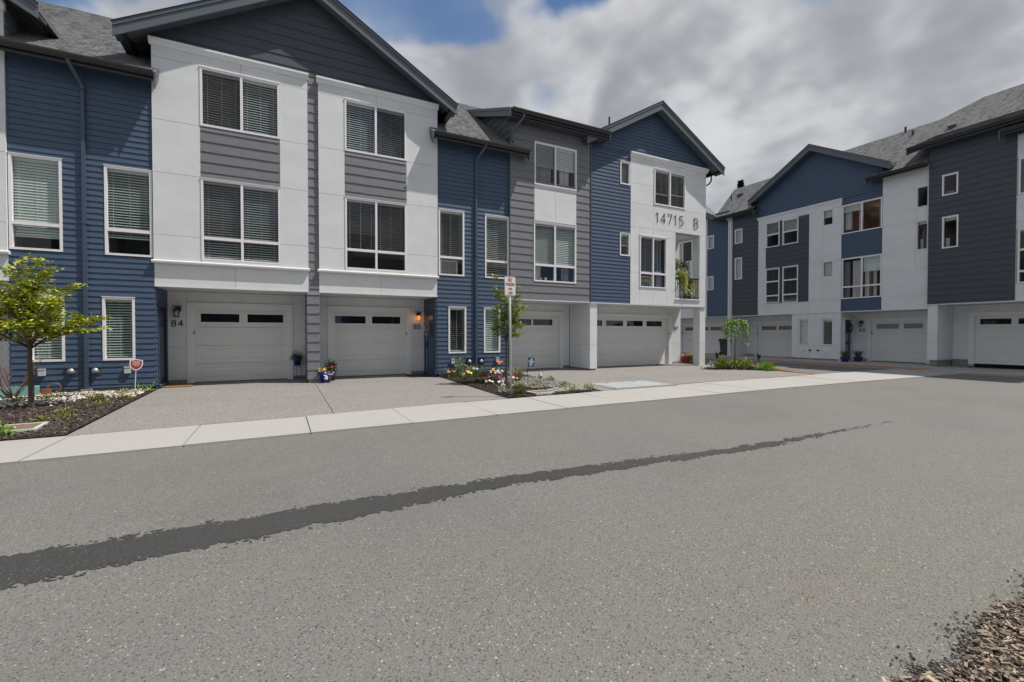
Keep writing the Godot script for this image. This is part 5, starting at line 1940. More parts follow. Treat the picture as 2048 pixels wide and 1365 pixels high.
func flower_mesh(sd: int, n: int, rad: float, h0: float, h1: float, size: float, cols: Array) -> Mesh:
	var r := RandomNumberGenerator.new()
	r.seed = sd
	var st := S()
	for i in n:
		var a := r.randf() * TAU
		var q := rad * sqrt(r.randf())
		var c := Vector3(cos(a) * q, r.randf_range(h0, h1), sin(a) * q)
		var nrm := (Vector3(r.randf() - 0.5, 0.7, r.randf() - 0.2)).normalized()
		var x := nrm.cross(Vector3(0.3, 0.1, 0.9)).normalized()
		var y := nrm.cross(x)
		var s := size * r.randf_range(0.7, 1.2)
		var col := mixc(r, cols)
		for k in 5:
			var t := TAU * k / 5 + r.randf() * 0.4
			var d := x * cos(t) + y * sin(t)
			var e := x * -sin(t) + y * cos(t)
			st.set_color(col * r.randf_range(0.8, 1.15))
			quad(st, c, c + d * s * 0.5 + e * s * 0.32, c + d * s + nrm * s * 0.15, c + d * s * 0.5 - e * s * 0.32)
		st.set_color(Color(0.5, 0.36, 0.05))
		quad(st, c + (x + y) * s * 0.14 + nrm * s * 0.12, c + (-x + y) * s * 0.14 + nrm * s * 0.12, c + (-x - y) * s * 0.14 + nrm * s * 0.12, c + (x - y) * s * 0.14 + nrm * s * 0.12)
	return fin(st, M.petal)


const LIME := [Color(0.26, 0.36, 0.035), Color(0.34, 0.42, 0.05), Color(0.17, 0.28, 0.03)]
const GREEN := [Color(0.06, 0.14, 0.03), Color(0.09, 0.19, 0.04), Color(0.05, 0.10, 0.025)]
const MIXED := [Color(0.14, 0.22, 0.045), Color(0.24, 0.28, 0.05), Color(0.30, 0.24, 0.06), Color(0.16, 0.10, 0.05)]
const DARK := [Color(0.025, 0.055, 0.02), Color(0.04, 0.08, 0.025), Color(0.03, 0.045, 0.03)]
const SILVER := [Color(0.42, 0.46, 0.42), Color(0.55, 0.58, 0.55), Color(0.3, 0.36, 0.3)]
const PLUM := [Color(0.06, 0.03, 0.045), Color(0.10, 0.05, 0.07), Color(0.05, 0.05, 0.05)]


func plant(called: String, label: String, category: String, x: float, z: float, group: String, foliage: Mesh, flowers: Mesh = null, lift := 0.03) -> Node3D:
	var t := thing(called, label, category, Vector3(x, gy(z) + lift, z), 0.0, group)
	obj("foliage", foliage, t)
	if flowers:
		obj("flowers", flowers, t)
	return t


func text(called: String, parent: Node, words: String, at: Vector3, w: float, h: float, m: String) -> void:
	var f := SystemFont.new()
	f.font_names = PackedStringArray(["Droid Sans"])
	f.font_weight = 700
	var t := TextMesh.new()
	t.font = f
	t.font_size = 32
	t.pixel_size = 0.01
	t.depth = 0.02
	t.text = words
	t.material = M[m]
	var b := t.get_aabb()
	var mi := MeshInstance3D.new()
	mi.mesh = t
	var s := Vector3(w / b.size.x, h / b.size.y, 0.1)
	mi.transform = Transform3D(Basis.from_scale(s), at - (b.position + b.size / 2) * s)
	put(parent, mi, called)


func rounded(w: float, h: float, r: float, n := 5) -> PackedVector2Array:
	var p := PackedVector2Array()
	for c in [[w / 2 - r, h / 2 - r, 0.0], [-w / 2 + r, h / 2 - r, 90.0], [-w / 2 + r, -h / 2 + r, 180.0], [w / 2 - r, -h / 2 + r, 270.0]]:
		for i in n + 1:
			var a := deg_to_rad(c[2] + 90.0 * i / n)
			p.append(Vector2(c[0] + r * cos(a), c[1] + r * sin(a)))
	return p


func pot(parent: Node, m: String, r0: float, r1: float, h: float, base := 0.0) -> MeshInstance3D:
	var st := S(true)
	lathe(st, [Vector2(0.0, base), Vector2(r0, base), Vector2(r1, base + h * 0.86), Vector2(r1 * 1.07, base + h * 0.88), Vector2(r1 * 1.07, base + h), Vector2(r1 * 0.92, base + h), Vector2(r1 * 0.9, base + h * 0.9), Vector2(0.0, base + h * 0.9)], 18)
	return obj("pot", fin(st, M[m]), parent)


# ---------------------------------------------------------------- things in the street
func street_things() -> void:
	# no-parking sign
	var t := thing("parking_sign", "white no parking fire lane sign on a galvanised post by the flower bed", "sign", Vector3(4.93, 0.03, -9.72), 0.06)
	t.rotation.z = 0.018
	var st := S(true)
	tube(st, [Vector3(0, -0.1, 0), Vector3(0, 2.86, 0)], [0.031, 0.031], 12)
	obj("post", fin(st, M.galvanised), t)
	st = S()
	prism(st, rounded(0.305, 0.457, 0.035), 0.034, 0.037, Transform3D(Basis(), Vector3(0, 2.655, 0)))
	obj("sign_plate", fin(st, M.sign_white), t)
	st = S()
	var ro := rounded(0.288, 0.440, 0.03)
	var ri := rounded(0.276, 0.428, 0.024)
	for i in ro.size():
		var j := (i + 1) % ro.size()
		quad(st, Vector3(ro[i].x, ro[i].y + 2.655, 0.0382), Vector3(ro[j].x, ro[j].y + 2.655, 0.0382), Vector3(ri[j].x, ri[j].y + 2.655, 0.0382), Vector3(ri[i].x, ri[i].y + 2.655, 0.0382))
	obj("sign_border", fin(st, M.sign_red), t)
	for q in [["NO", 2.80, 0.105, 0.085], ["PARKING", 2.695, 0.235, 0.075], ["FIRE", 2.585, 0.105, 0.058], ["LANE", 2.495, 0.135, 0.058]]:
		text("lettering", t, q[0], Vector3(0, q[1], 0.0385), q[2], q[3], "sign_red")
	for y in [2.86, 2.452]:
		st = S()
		tube(st, [Vector3(0, y, 0.036), Vector3(0, y, 0.044)], [0.011, 0.009], 8)
		obj("bolt", fin(st, M.metal_grey), t)
	# shield-shaped yard sign
	t = thing("yard_sign", "red shield shaped yard sign on a thin white stake under the window", "yard sign", Vector3(-3.22, 0.12, -14.25), 0.25)
	t.rotation.z = -0.05
	st = S()
	tube(st, [Vector3(0, -0.1, 0), Vector3(0.0, 0.72, 0)], [0.009, 0.009], 6)
	obj("stake", fin(st, M.sign_white), t)
	var outer := PackedVector2Array([Vector2(-0.125, 0.10), Vector2(-0.13, -0.02), Vector2(-0.10, -0.09), Vector2(-0.05, -0.135), Vector2(0.0, -0.16), Vector2(0.05, -0.135), Vector2(0.10, -0.09), Vector2(0.13, -0.02), Vector2(0.125, 0.10), Vector2(0.06, 0.112), Vector2(0.0, 0.122), Vector2(-0.06, 0.112)])
	var inner := PackedVector2Array()
	for p in outer:
		inner.append(p * 0.84)
	st = S()
	prism(st, outer, 0.010, 0.016, Transform3D(Basis(), Vector3(0, 0.68, 0)))
	obj("sign_plate", fin(st, M.sign_white), t)
	st = S()
	prism(st, inner, 0.0165, 0.018, Transform3D(Basis(), Vector3(0, 0.68, 0)))
	obj("shield_field", fin(st, M.sign_red), t)
	st = S()
	for q in [[0.062, 0.15, 0.014], [0.030, 0.15, 0.017], [-0.006, 0.14, 0.015], [-0.045, 0.08, 0.009]]:
		var u: float = -q[1] / 2
		while u < q[1] / 2 - 0.008:
			var wd := rng.randf_range(0.008, 0.017)
			bx(st, Vector3(u, 0.68 + q[0] - q[2] / 2, 0.018), Vector3(u + wd, 0.68 + q[0] + q[2] / 2 * rng.randf_range(0.6, 1.0), 0.0192))
			u += wd + 0.004
	obj("lettering", fin(st, M.sign_white), t)
	# blue yard sign
	t = thing("yard_sign", "small blue yard sign with white lines on a leaning black stake", "yard sign", Vector3(7.22, 0.10, -13.15), 0.1)
	st = S()
	tube(st, [Vector3(0, -0.08, 0), Vector3(0.11, 0.40, -0.02)], [0.014, 0.012], 6)
	obj("stake", fin(st, M.black), t)
	var tp := Transform3D(Basis(Vector3(0, 0, 1), -0.07), Vector3(0.20, 0.51, 0))
	st = S()
	prism(st, rounded(0.25, 0.31, 0.01, 2), -0.004, 0.004, tp)
	var plate := obj("sign_plate", fin(st, M.sign_blue), t)
	st = S()
	prism(st, PackedVector2Array([Vector2(-0.03, 0.065), Vector2(0.035, 0.065), Vector2(0.035, 0.14), Vector2(0.01, 0.115)]), 0.0045, 0.006, tp)
	for q in [[0.025, 0.20, 0.034], [-0.025, 0.11, 0.022], [-0.065, 0.16, 0.018], [-0.105, 0.08, 0.022]]:
		var u: float = -q[1] / 2
		while u < q[1] / 2 - 0.008:
			var wd := rng.randf_range(0.010, 0.022)
			bx(st, Vector3(u, q[0] - q[2] / 2, 0.0045), Vector3(u + wd, q[0] + q[2] / 2, 0.006), tp)
			u += wd + 0.004
	obj("lettering", fin(st, M.sign_white), plate)
	# bin
	t = thing("wheeled_bin", "dark grey wheeled bin with a navy lid by the far garage", "bin", Vector3(26.75, 0.12, -20.75), -1.4)
	st = S()
	var pr := [Vector2(-0.24, 0.10), Vector2(0.20, 0.05), Vector2(0.30, 0.95), Vector2(-0.32, 0.95)]
	prism(st, PackedVector2Array(pr), -0.26, 0.26)
	bx(st, Vector3(-0.34, 0.90, -0.31), Vector3(0.32, 0.96, 0.31))
	obj("bin_body", fin(st, M.bin_grey), t)
	st = S()
	prism(st, PackedVector2Array([Vector2(-0.36, 0.965), Vector2(0.34, 0.965), Vector2(0.30, 1.04), Vector2(-0.30, 1.10)]), -0.32, 0.32)
	obj("lid", fin(st, M.bin_lid), t)
	for s in [-0.27, 0.27]:
		st = S()
		tube(st, [Vector3(-0.22, 0.11, s - 0.03), Vector3(-0.22, 0.11, s + 0.03)], [0.11, 0.11], 14)
		obj("wheel", fin(st, M.black), t)
	# vault cover let into the driveway
	t = thing("vault_cover", "pale steel utility vault cover set flush in the driveway", "cover", Vector3(9.25, gy(-10.4) + 0.006, -10.4))
	st = S()
	bx(st, Vector3(-1.15, -0.02, -0.72), Vector3(1.15, 0.0, 0.72))
	obj("cover_frame", fin(st, M.foundation), t)
	for q in [[-1.02, -0.02], [0.0, 1.02]]:
		st = S()
		bx(st, Vector3(q[0], 0.0, -0.60), Vector3(q[1], 0.010, 0.60))
		var pl := obj("cover_plate", fin(st, M.vault_plate), t)
		st = S()
		bx(st, Vector3((q[0] + q[1]) / 2 - 0.05, 0.010, -0.50), Vector3((q[0] + q[1]) / 2 + 0.05, 0.013, -0.44))
		obj("lifting_slot", fin(st, M.gap), pl)
	# valve-box lids
	var lids := [[-3.66, -9.80, 0.56, 0.70, 0.12, "brown lidded valve box in its concrete ring in the bark bed at left"], [5.82, -9.86, 0.56, 0.50, 0.05, "leftmost of three brown valve box lids beside the sign post"], [6.52, -10.02, 0.62, 0.40, 0.03, "middle one of three brown valve box lids, between two low plants"], [7.10, -10.35, 0.55, 0.50, 0.05, "rightmost of three brown valve box lids, nearest the driveway"]]
	for q in lids:
		t = thing("valve_box", q[5], "valve box", Vector3(q[0], gy(q[1]) + 0.03, q[1]), q[4], "valve boxes in the beds")
		st = S()
		var a: float = q[2] / 2
		var b: float = q[3] / 2
		bx(st, Vector3(-a, -0.08, -b), Vector3(a, 0.03, -b + 0.05))
		bx(st, Vector3(-a, -0.08, b - 0.05), Vector3(a, 0.03, b))
		bx(st, Vector3(-a, -0.08, -b + 0.05), Vector3(-a + 0.05, 0.03, b - 0.05))
		bx(st, Vector3(a - 0.05, -0.08, -b + 0.05), Vector3(a, 0.03, b - 0.05))
		obj("box_ring", fin(st, M.box_grey), t)
		st = S()
		bx(st, Vector3(-a + 0.055, -0.05, -b + 0.055), Vector3(a - 0.055, 0.022, b - 0.055))
		obj("lid", fin(st, M.box_lid), t)
	# mats
	for q in [[-2.48, -15.45, 0.62, 0.85, "brown coir doormat at the shaded door beside lantern B4", "mat_fibre"], [4.22, -15.35, 0.75, 0.95, "dark doormat at the blue door with the wreath", "mat_dark"]]:
		st = S()
		prism(st, rounded(q[2], q[3], 0.02, 2), 0.0, 0.018, Transform3D(Basis(Vector3.RIGHT, -PI / 2), Vector3.ZERO))
		meta(obj("doormat", fin(st, M[q[5]]), self, Vector3(q[0], gy(q[1]) + 0.004, q[1])), q[4], "doormat")
	# plant stand and pot beside the pillar
	t = thing("plant_stand", "thin black wire plant stand between garage B4 and the pillar", "plant stand", Vector3(0.47, 0.115, -15.82))
	st = S()
	for k in 3:
		var a := TAU * k / 3 + 0.4
		tube(st, [Vector3(cos(a) * 0.13, 0, sin(a) * 0.13), Vector3(cos(a) * 0.10, 0.52, sin(a) * 0.10)], [0.006, 0.006], 5)
	for y in [0.05, 0.44, 0.50]:
		var ring := []
		var rr := []
		for k in 17:
			ring.append(Vector3(cos(TAU * k / 16) * 0.11, y, sin(TAU * k / 16) * 0.11))
			rr.append(0.005)
		tube(st, ring, rr, 4)
	obj("wire_frame", fin(st, M.black), t)
	t = thing("flower_pot", "cobalt flower pot of dark leaves held up on the wire stand", "flower pot", Vector3(0.47, 0.56, -15.82))
	pot(t, "cobalt_pot", 0.075, 0.115, 0.19)
	obj("foliage", mound_mesh(301, 0.25, 0.24, 420, 0.06, 0.022, DARK, Vector3(0, 0.17, 0)), t)
	# pots by the pillar at garage B5
	t = thing("flower_pot", "dark pot of tall deep green leaves behind the purple pot", "flower pot", Vector3(1.36, 0.11, -15.05))
	pot(t, "mat_dark", 0.13, 0.17, 0.30)
	obj("foliage", mound_mesh(302, 0.24, 0.40, 520, 0.08, 0.035, DARK, Vector3(0, 0.28, 0)), t)
	t = thing("flower_pot", "purple glazed pot of white, yellow and red flowers by the grey pillar", "flower pot", Vector3(1.20, 0.095, -14.62))
	pot(t, "cobalt_pot", 0.13, 0.185, 0.32)
	obj("foliage", mound_mesh(303, 0.22, 0.18, 180, 0.06, 0.03, GREEN, Vector3(0, 0.27, 0)), t)
	var fl := [["flowers", Vector3(-0.10, 0.40, 0.06), [Color(0.75, 0.5, 0.06), Color(0.7, 0.42, 0.1)], 14], ["flowers", Vector3(0.12, 0.40, 0.04), [Color(0.45, 0.012, 0.02)], 8], ["flowers", Vector3(0.02, 0.25, 0.16), [Color(0.8, 0.8, 0.82)], 22], ["flowers", Vector3(0.15, 0.24, 0.14), [Color(0.7, 0.3, 0.4), Color(0.8, 0.75, 0.78)], 10]]
	for i in fl.size():
		obj("flowers", flower_mesh(310 + i, fl[i][3], 0.11, -0.05, 0.06, 0.04, fl[i][2]), t, fl[i][1])
	st = S()
	prism(st, PackedVector2Array([Vector2(-0.06, -0.07), Vector2(0.03, -0.09), Vector2(0.05, 0.0), Vector2(0.0, 0.06)]), 0.0, 0.003, Transform3D(Basis(Vector3.RIGHT, -0.2), Vector3(0.0, 0.19, 0.195)))
	obj("plant_tag", fin(st, M.sign_white), t)
	# wreath on the blue door (hangs on the door's outer face)
	t = thing("wreath", "wreath of pale pink blossom hanging on the blue door", "wreath", Vector3(4.58, 1.80, -15.33))
	var r := RandomNumberGenerator.new()
	r.seed = 5
	st = S()
	for i in 420:
		var a := r.randf() * TAU
		var rad := 0.20 + r.randf_range(-0.07, 0.07)
		var p := Vector3(-0.02 - r.randf() * 0.07, sin(a) * rad * 1.15, cos(a) * rad)
		var d := Vector3(-0.6 * r.randf(), r.randf() - 0.5, r.randf() - 0.5).normalized()
		leaf(st, p, d, Vector3(-1, 0.3, 0).normalized(), 0.07, 0.035, mixc(r, [Color(0.55, 0.42, 0.42), Color(0.6, 0.5, 0.5), Color(0.3, 0.33, 0.28), Color(0.12, 0.16, 0.10)]))
	obj("blossom", fin(st, M.petal), t)
	# wreath on the teal door
	t = thing("wreath", "dark wreath hanging on the teal door", "wreath", Vector3(26.82, 1.86, -13.36))
	st = S()
	for i in 260:
		var a := r.randf() * TAU
		var rad := 0.19 + r.randf_range(-0.06, 0.06)
		var p := Vector3(cos(a) * rad, sin(a) * rad, 0.02 + r.randf() * 0.07)
		leaf(st, p, Vector3(r.randf() - 0.5, r.randf() - 0.5, 0.5 * r.randf()).normalized(), Vector3(0, 0.3, 1).normalized(), 0.07, 0.03, mixc(r, [Color(0.02, 0.03, 0.05), Color(0.12, 0.12, 0.2), Color(0.03, 0.05, 0.03)]))
	obj("leaves", fin(st, M.leaf), t)
	# pots at the teal door
	for q in [[25.62, -12.92, "left of two lavender pots at the teal door, with a green tuft", 401], [26.42, -12.72, "right of two lavender pots at the teal door, against the wall", 402]]:
		t = thing("flower_pot", q[2], "flower pot", Vector3(q[0], 0.12, q[1]), 0.0, "cobalt lavender pots")
		pot(t, "cobalt_pot", 0.14, 0.21, 0.25)
		obj("foliage", blades_mesh(q[3], 0.3, 0.42, 160, 0.014, [Color(0.05, 0.10, 0.04), Color(0.10, 0.16, 0.06)], 0.8), t, Vector3(0, 0.22, 0))
		obj("flowers", mound_mesh(q[3] + 10, 0.33, 0.25, 160, 0.035, 0.02, [Color(0.10, 0.08, 0.16), Color(0.16, 0.12, 0.22)], Vector3(0, 0.42, 0)), t)
	# inside window sills
	for q in [[8.44, 0.11, "pale_pot", "leftmost small pot on the sill inside the grey house's middle window"], [8.67, 0.10, "pale_pot", "small pale pot with a sprig, second from left on that sill"], [8.90, 0.12, "box_grey", "wider cream pot, third from left on that sill"]]:
		t = thing("sill_pot", q[3], "pot", Vector3(q[0], 3.535, -14.69), 0.0, "small pots on the window sill")
		pot(t, q[2], 0.05, 0.06, q[1])
		obj("foliage", mound_mesh(int(q[0] * 100), 0.05, 0.08, 40, 0.03, 0.015, GREEN, Vector3(0, q[1], 0)), t)
	t = thing("framed_picture", "framed speckled picture leaning inside the lower stair window", "picture", Vector3(5.12, 3.56, -14.80))
	st = S()
	for q in [[-0.31, 0.31, 0.44, 0.49], [-0.31, -0.26, 0.0, 0.44], [0.26, 0.31, 0.0, 0.44]]:
		bx(st, Vector3(q[0], q[2], 0), Vector3(q[1], q[3], 0.03))
	obj("picture_frame", fin(st, M.box_grey), t)
	st = S()
	bx(st, Vector3(-0.26, 0.0, 0.0), Vector3(0.26, 0.44, 0.012))
	obj("print", fin(st, M.picture), t)
	t = thing("painting", "bright striped painting leaning inside the window below the big numbers", "picture", Vector3(13.82, 3.555, -14.70))
	st = S()
	var bands := [Color(0.30, 0.05, 0.03), Color(0.45, 0.13, 0.03), Color(0.35, 0.28, 0.05), Color(0.06, 0.20, 0.06), Color(0.04, 0.18, 0.25), Color(0.03, 0.07, 0.18)]
	for i in 6:
		for k in 12:
			st.set_color(bands[5 - i] * rng.randf_range(0.5, 1.3))
			bx(st, Vector3(-0.28 + k * 0.047, 0.02 + i * 0.065 + 0.01 * sin(k), 0.0), Vector3(-0.28 + (k + 1) * 0.047, 0.085 + i * 0.065, 0.006 + 0.001 * (k % 2)))
	obj("print", fin(st, M.rainbow_print), t)
	st = S()
	bx(st, Vector3(0.285, 0.0, -0.01), Vector3(0.315, 0.43, 0.02))
	bx(st, Vector3(-0.3, 0.415, -0.01), Vector3(0.285, 0.44, 0.02))
	obj("picture_frame", fin(st, M.white_trim), t)
	# ceiling lamp seen in the far row's upper window
	t = thing("ceiling_lamp", "lit ceiling lamp inside the wide upper window of the far row", "lamp", Vector3(27.7, 8.0, -12.15))
	st = S(true)
	lathe(st, [Vector2(0.0, -0.10), Vector2(0.12, -0.08), Vector2(0.18, -0.02), Vector2(0.18, 0.0), Vector2(0.0, 0.0)], 16)
	obj("lamp_shade", fin(st, M.lamp_lit), t)
	var o := OmniLight3D.new()
	o.light_color = Color(1.0, 0.7, 0.4)
	o.light_energy = 0.15
	o.light_size = 0.1
	o.omni_range = 5.0
	o.omni_attenuation = 2.0
	o.shadow_enabled = true
	o.position = Vector3(0, -0.05, 0)
	put(t, o, "bulb")


# ---------------------------------------------------------------- beds and their plants
func gardens() -> void:
	var bark := [Color(0.060, 0.043, 0.036), Color(0.10, 0.074, 0.062), Color(0.16, 0.13, 0.115), Color(0.035, 0.026, 0.022)]
	var chip := chip_mesh()
	var peb := pebble_mesh()
	# left bed
	var b1 := PackedVector2Array([Vector2(-5.57, -14.66), Vector2(-5.57, -8.93), Vector2(-2.875, -9.02), Vector2(-2.875, -14.66)])
	bed("garden_bed", Array(b1), 0.015)
	scatter("bark_mulch", "dark bark mulch of the bed at the left edge", "mulch", chip, 13000, 1, func(r: RandomNumberGenerator) -> Vector3: return in_poly(r, b1, Vector2(-5.57, -14.6), Vector2(-2.88, -8.95), 0.03), 0.02, 0.065, bark, 0.5)
	var pale := [Color(0.55, 0.52, 0.46), Color(0.42, 0.40, 0.36), Color(0.66, 0.64, 0.60), Color(0.30, 0.28, 0.25)]
	scatter("pebbles", "pale river pebbles along the blue wall's foot", "pebbles", peb, 1700, 2, func(r: RandomNumberGenerator) -> Vector3:
		for i in 30:
			var x := r.randf_range(-5.5, -2.95)
			var z := -13.35 + 0.35 * sin(x * 2.3) + r.randfn(0.0, 0.30)
			if r.randf() < 0.35:
				z = r.randf_range(-14.5, -14.0)
			if z > -14.6 and z < -12.2:
				return Vector3(x, gy(z) + 0.045, z)
		return Vector3(-4, -1, -13), 0.025, 0.065, pale, 0.6)
	# bed between the driveways
	var b2 := PackedVector2Array([Vector2(4.75, -14.66), Vector2(4.75, -9.56), Vector2(7.44, -9.63), Vector2(7.60, -11.0), Vector2(7.62, -14.66)])
	bed("garden_bed", Array(b2), 0.015)
	scatter("bark_mulch", "dark bark mulch under the flowers beside the sign post", "mulch", chip, 10000, 3, func(r: RandomNumberGenerator) -> Vector3: return in_poly(r, b2, Vector2(4.76, -14.6), Vector2(7.62, -9.58), 0.03), 0.02, 0.06, [Color(0.045, 0.030, 0.022), Color(0.075, 0.05, 0.036), Color(0.11, 0.08, 0.06), Color(0.03, 0.02, 0.016)], 0.5)
	scatter("gravel", "grey gravel behind the valve boxes in the flower bed", "gravel", peb, 4200, 4, func(r: RandomNumberGenerator) -> Vector3:
		var z := r.randf_range(-13.2, -9.75)
		return Vector3(r.randf_range(6.05 + (0.5 if z > -10.6 else 0.0), 7.55), gy(z) + 0.045, z), 0.02, 0.045, [Color(0.22, 0.21, 0.21), Color(0.32, 0.31, 0.31), Color(0.14, 0.13, 0.14), Color(0.42, 0.41, 0.40)], 0.6)
	# bed at the corner of the alley
	var b3 := PackedVector2Array([Vector2(15.95, -13.3), Vector2(17.75, -11.55), Vector2(18.02, -12.4), Vector2(18.33, -13.2), Vector2(18.33, -28.0), Vector2(17.45, -28.0), Vector2(17.45, -14.65), Vector2(17.0, -14.2)])
	bed("garden_bed", Array(b3), 0.02)
	scatter("bark_mulch", "dark bark mulch in the corner bed by the white column", "mulch", chip, 3000, 5, func(r: RandomNumberGenerator) -> Vector3: return in_poly(r, b3, Vector2(15.9, -16.0), Vector2(18.4, -11.5), 0.035), 0.02, 0.065, bark, 0.5)
	scatter("pebbles", "pale pebbles at the foot of the white corner column", "pebbles", peb, 900, 6, func(r: RandomNumberGenerator) -> Vector3:
		var a := r.randf()
		return Vector3(16.1 + a * 1.1 + r.randfn(0, 0.12), gy(-13.6) + 0.045, -13.25 - a * 0.9 + r.randfn(0, 0.14)), 0.03, 0.07, pale, 0.6)
	# near bed by the camera, ragged against the road
	var nz := FastNoiseLite.new()
	nz.seed = 44
	nz.frequency = 1.0
	nz.fractal_octaves = 4
	var st := S()
	var cell := 0.02
	for i in 320:
		var x := 1.6 + i * cell
		var z := -1.25
		while z < -0.5:
			if z > -0.99 + 0.10 * nz.get_noise_2d(x * 3.0, z * 3.0) + 0.05 * nz.get_noise_2d(x * 12.0, z * 12.0):
				quad(st, Vector3(x, 0.005, z + cell), Vector3(x + cell, 0.005, z + cell), Vector3(x + cell, 0.005, z), Vector3(x, 0.005, z))
			z += cell
	quad(st, Vector3(1.6, 0.006, 3.0), Vector3(12.0, 0.006, 3.0), Vector3(12.0, 0.006, -0.51), Vector3(1.6, 0.006, -0.51))
	structure(obj("garden_bed", fin(st, M.soil), self))
	var chips2 := [Color(0.32, 0.25, 0.19), Color(0.42, 0.34, 0.26), Color(0.14, 0.10, 0.075), Color(0.07, 0.055, 0.045), Color(0.20, 0.17, 0.14)]
	scatter("bark_mulch", "coarse brown bark chips in the lower right corner of the view", "mulch", chip, 26000, 7, func(r: RandomNumberGenerator) -> Vector3:
		var x := r.randf_range(1.7, 5.2)
		var z := r.randf_range(-0.97, 0.3) + 0.06 * sin(x * 5.0)
		return Vector3(x, 0.010 + r.randf() * 0.022, z), 0.006, 0.042, chips2, 0.45)
	scatter("grit", "grey grit and leaf crumbs along the ragged edge of the road", "grit", peb, 9000, 8, func(r: RandomNumberGenerator) -> Vector3:
		var x := r.randf_range(1.7, 6.5)
		return Vector3(x, 0.008, -0.90 + 0.10 * nz.get_noise_2d(x * 3.0, -3.0) + r.randfn(0.0, 0.075)), 0.004, 0.016, [Color(0.10, 0.09, 0.085), Color(0.2, 0.19, 0.18), Color(0.05, 0.045, 0.04), Color(0.32, 0.30, 0.27)], 0.6)
	# things in the left bed
	var t := thing("planter_box", "pale teal wooden planter box at the blue wall behind the young tree", "planter", Vector3(-5.28, 0.11, -14.22), 0.15)
	st = S()
	for q in [[-0.30, 0.30, -0.17, -0.14], [-0.30, 0.30, 0.14, 0.17], [-0.30, -0.27, -0.14, 0.14], [0.27, 0.30, -0.14, 0.14]]:
		bx(st, Vector3(q[0], 0, q[2]), Vector3(q[1], 0.24, q[3]))
	obj("planter_side", fin(st, M.teal_planter), t)
	st = S()
	bx(st, Vector3(-0.27, 0.0, -0.14), Vector3(0.27, 0.19, 0.14))
	obj("potting_soil", fin(st, M.soil), t)
	obj("foliage", mound_mesh(21, 0.22, 0.08, 60, 0.05, 0.025, GREEN, Vector3(0.05, 0.2, 0)), t)
	t = thing("watering_can", "small copper watering can with a hoop handle by the blue wall", "watering can", Vector3(-4.83, 0.12, -14.25), 0.3)
	st = S()
	prism(st, rounded(0.16, 0.14, 0.02, 3), 0.0, 0.15, Transform3D(Basis(Vector3.RIGHT, -PI / 2), Vector3.ZERO))
	obj("can_body", fin(st, M.copper), t)
	st = S()
	var ring := []
	var rr := []
	for k in 20:
		var a := TAU * k / 22 - 1.2
		ring.append(Vector3(0.13 + cos(a) * 0.11, 0.17 + sin(a) * 0.11, 0))
		rr.append(0.010)
	tube(st, ring, rr, 6)
	obj("can_handle", fin(st, M.copper), t)
	st = S()
	tube(st, [Vector3(-0.06, 0.03, 0), Vector3(-0.13, 0.14, 0)], [0.014, 0.009], 6)
	obj("can_spout", fin(st, M.copper), t)
	t = thing("bare_shrub", "bare reddish twiggy shrub at the corner of the blue wall", "shrub", Vector3(-5.38, 0.12, -14.05))
	var r := RandomNumberGenerator.new()
	r.seed = 61
	st = S()
	for i in 16:
		var a := r.randf_range(1.2, 4.4) if i < 11 else r.randf() * TAU
		var d := Vector3(cos(a) * 0.8, r.randf_range(0.35, 1.3), sin(a) * 0.5).normalized()
		var l := r.randf_range(0.45, 0.95)
		var p0 := Vector3(r.randf() * 0.1, 0.0, r.randf() * 0.06)
		var p1 := p0 + d * l * 0.5 + Vector3(0, 0.06, 0)
		var p2 := p0 + d * l + Vector3(0, 0.05, 0)
		tube(st, [p0, p1, p2], [0.013, 0.008, 0.003], 5)
		for k in 4:
			var q := p0.lerp(p2, r.randf_range(0.4, 0.9)) + Vector3(0, 0.03, 0)
			var e := (d + Vector3(r.randf() - 0.5, r.randf() - 0.2, r.randf() - 0.5) * 1.4).normalized()
			tube(st, [q, q + e * r.randf_range(0.12, 0.3)], [0.005, 0.002], 4)
	obj("twigs", fin(st, M.twig), t)
	var low := [[-4.75, -10.9, 0.26, 0.15, "yellow green low plant left of the young tree's foot"], [-4.55, -13.6, 0.28, 0.13, "reddish green low plant at the left edge by the pebbles"], [-3.65, -13.1, 0.22, 0.16, "low green plant just right of the young tree's trunk"], [-3.35, -13.9, 0.30, 0.16, "sprawling green plant below the left vent hood"], [-3.05, -12.75, 0.26, 0.13, "low yellowing plant among the pebbles, nearest the middle"], [-3.55, -11.1, 0.22, 0.14, "upright straw green plant in the middle of the left bed"], [-3.25, -12.0, 0.26, 0.12, "low plant with red tips near the driveway edge"], [-3.35, -10.6, 0.18, 0.09, "small pale plant behind the valve box lid"], [-3.62, -10.45, 0.15, 0.08, "smallest pale sprig touching the valve box ring"], [-4.9, -13.2, 0.22, 0.1, "low olive plant between pebbles and the teal planter"], [-3.55, -13.0, 0.16, 0.1, "tiny green tuft beside the pebble strip"], [-2.98, -14.15, 0.30, 0.24, "bushy bright green shrublet at the foot of the shield sign"]]
	for i in low.size():
		var q: Array = low[i]
		var cols: Array = MIXED if i != 11 else LIME
		plant("low_plant", q[4], "plant", q[0], q[1], "low plants of the left bed", mound_mesh(70 + i, q[2], q[3], 150, 0.055, 0.022, cols))
	plant("round_shrub", "bright green round shrub in the lower left beside the valve box", "shrub", -3.72, -9.28, "", mound_mesh(90, 0.26, 0.22, 620, 0.045, 0.03, [Color(0.16, 0.33, 0.03), Color(0.22, 0.42, 0.05), Color(0.09, 0.2, 0.02)]))
	# flowers of the middle bed
	var g := "flowers of the middle bed"
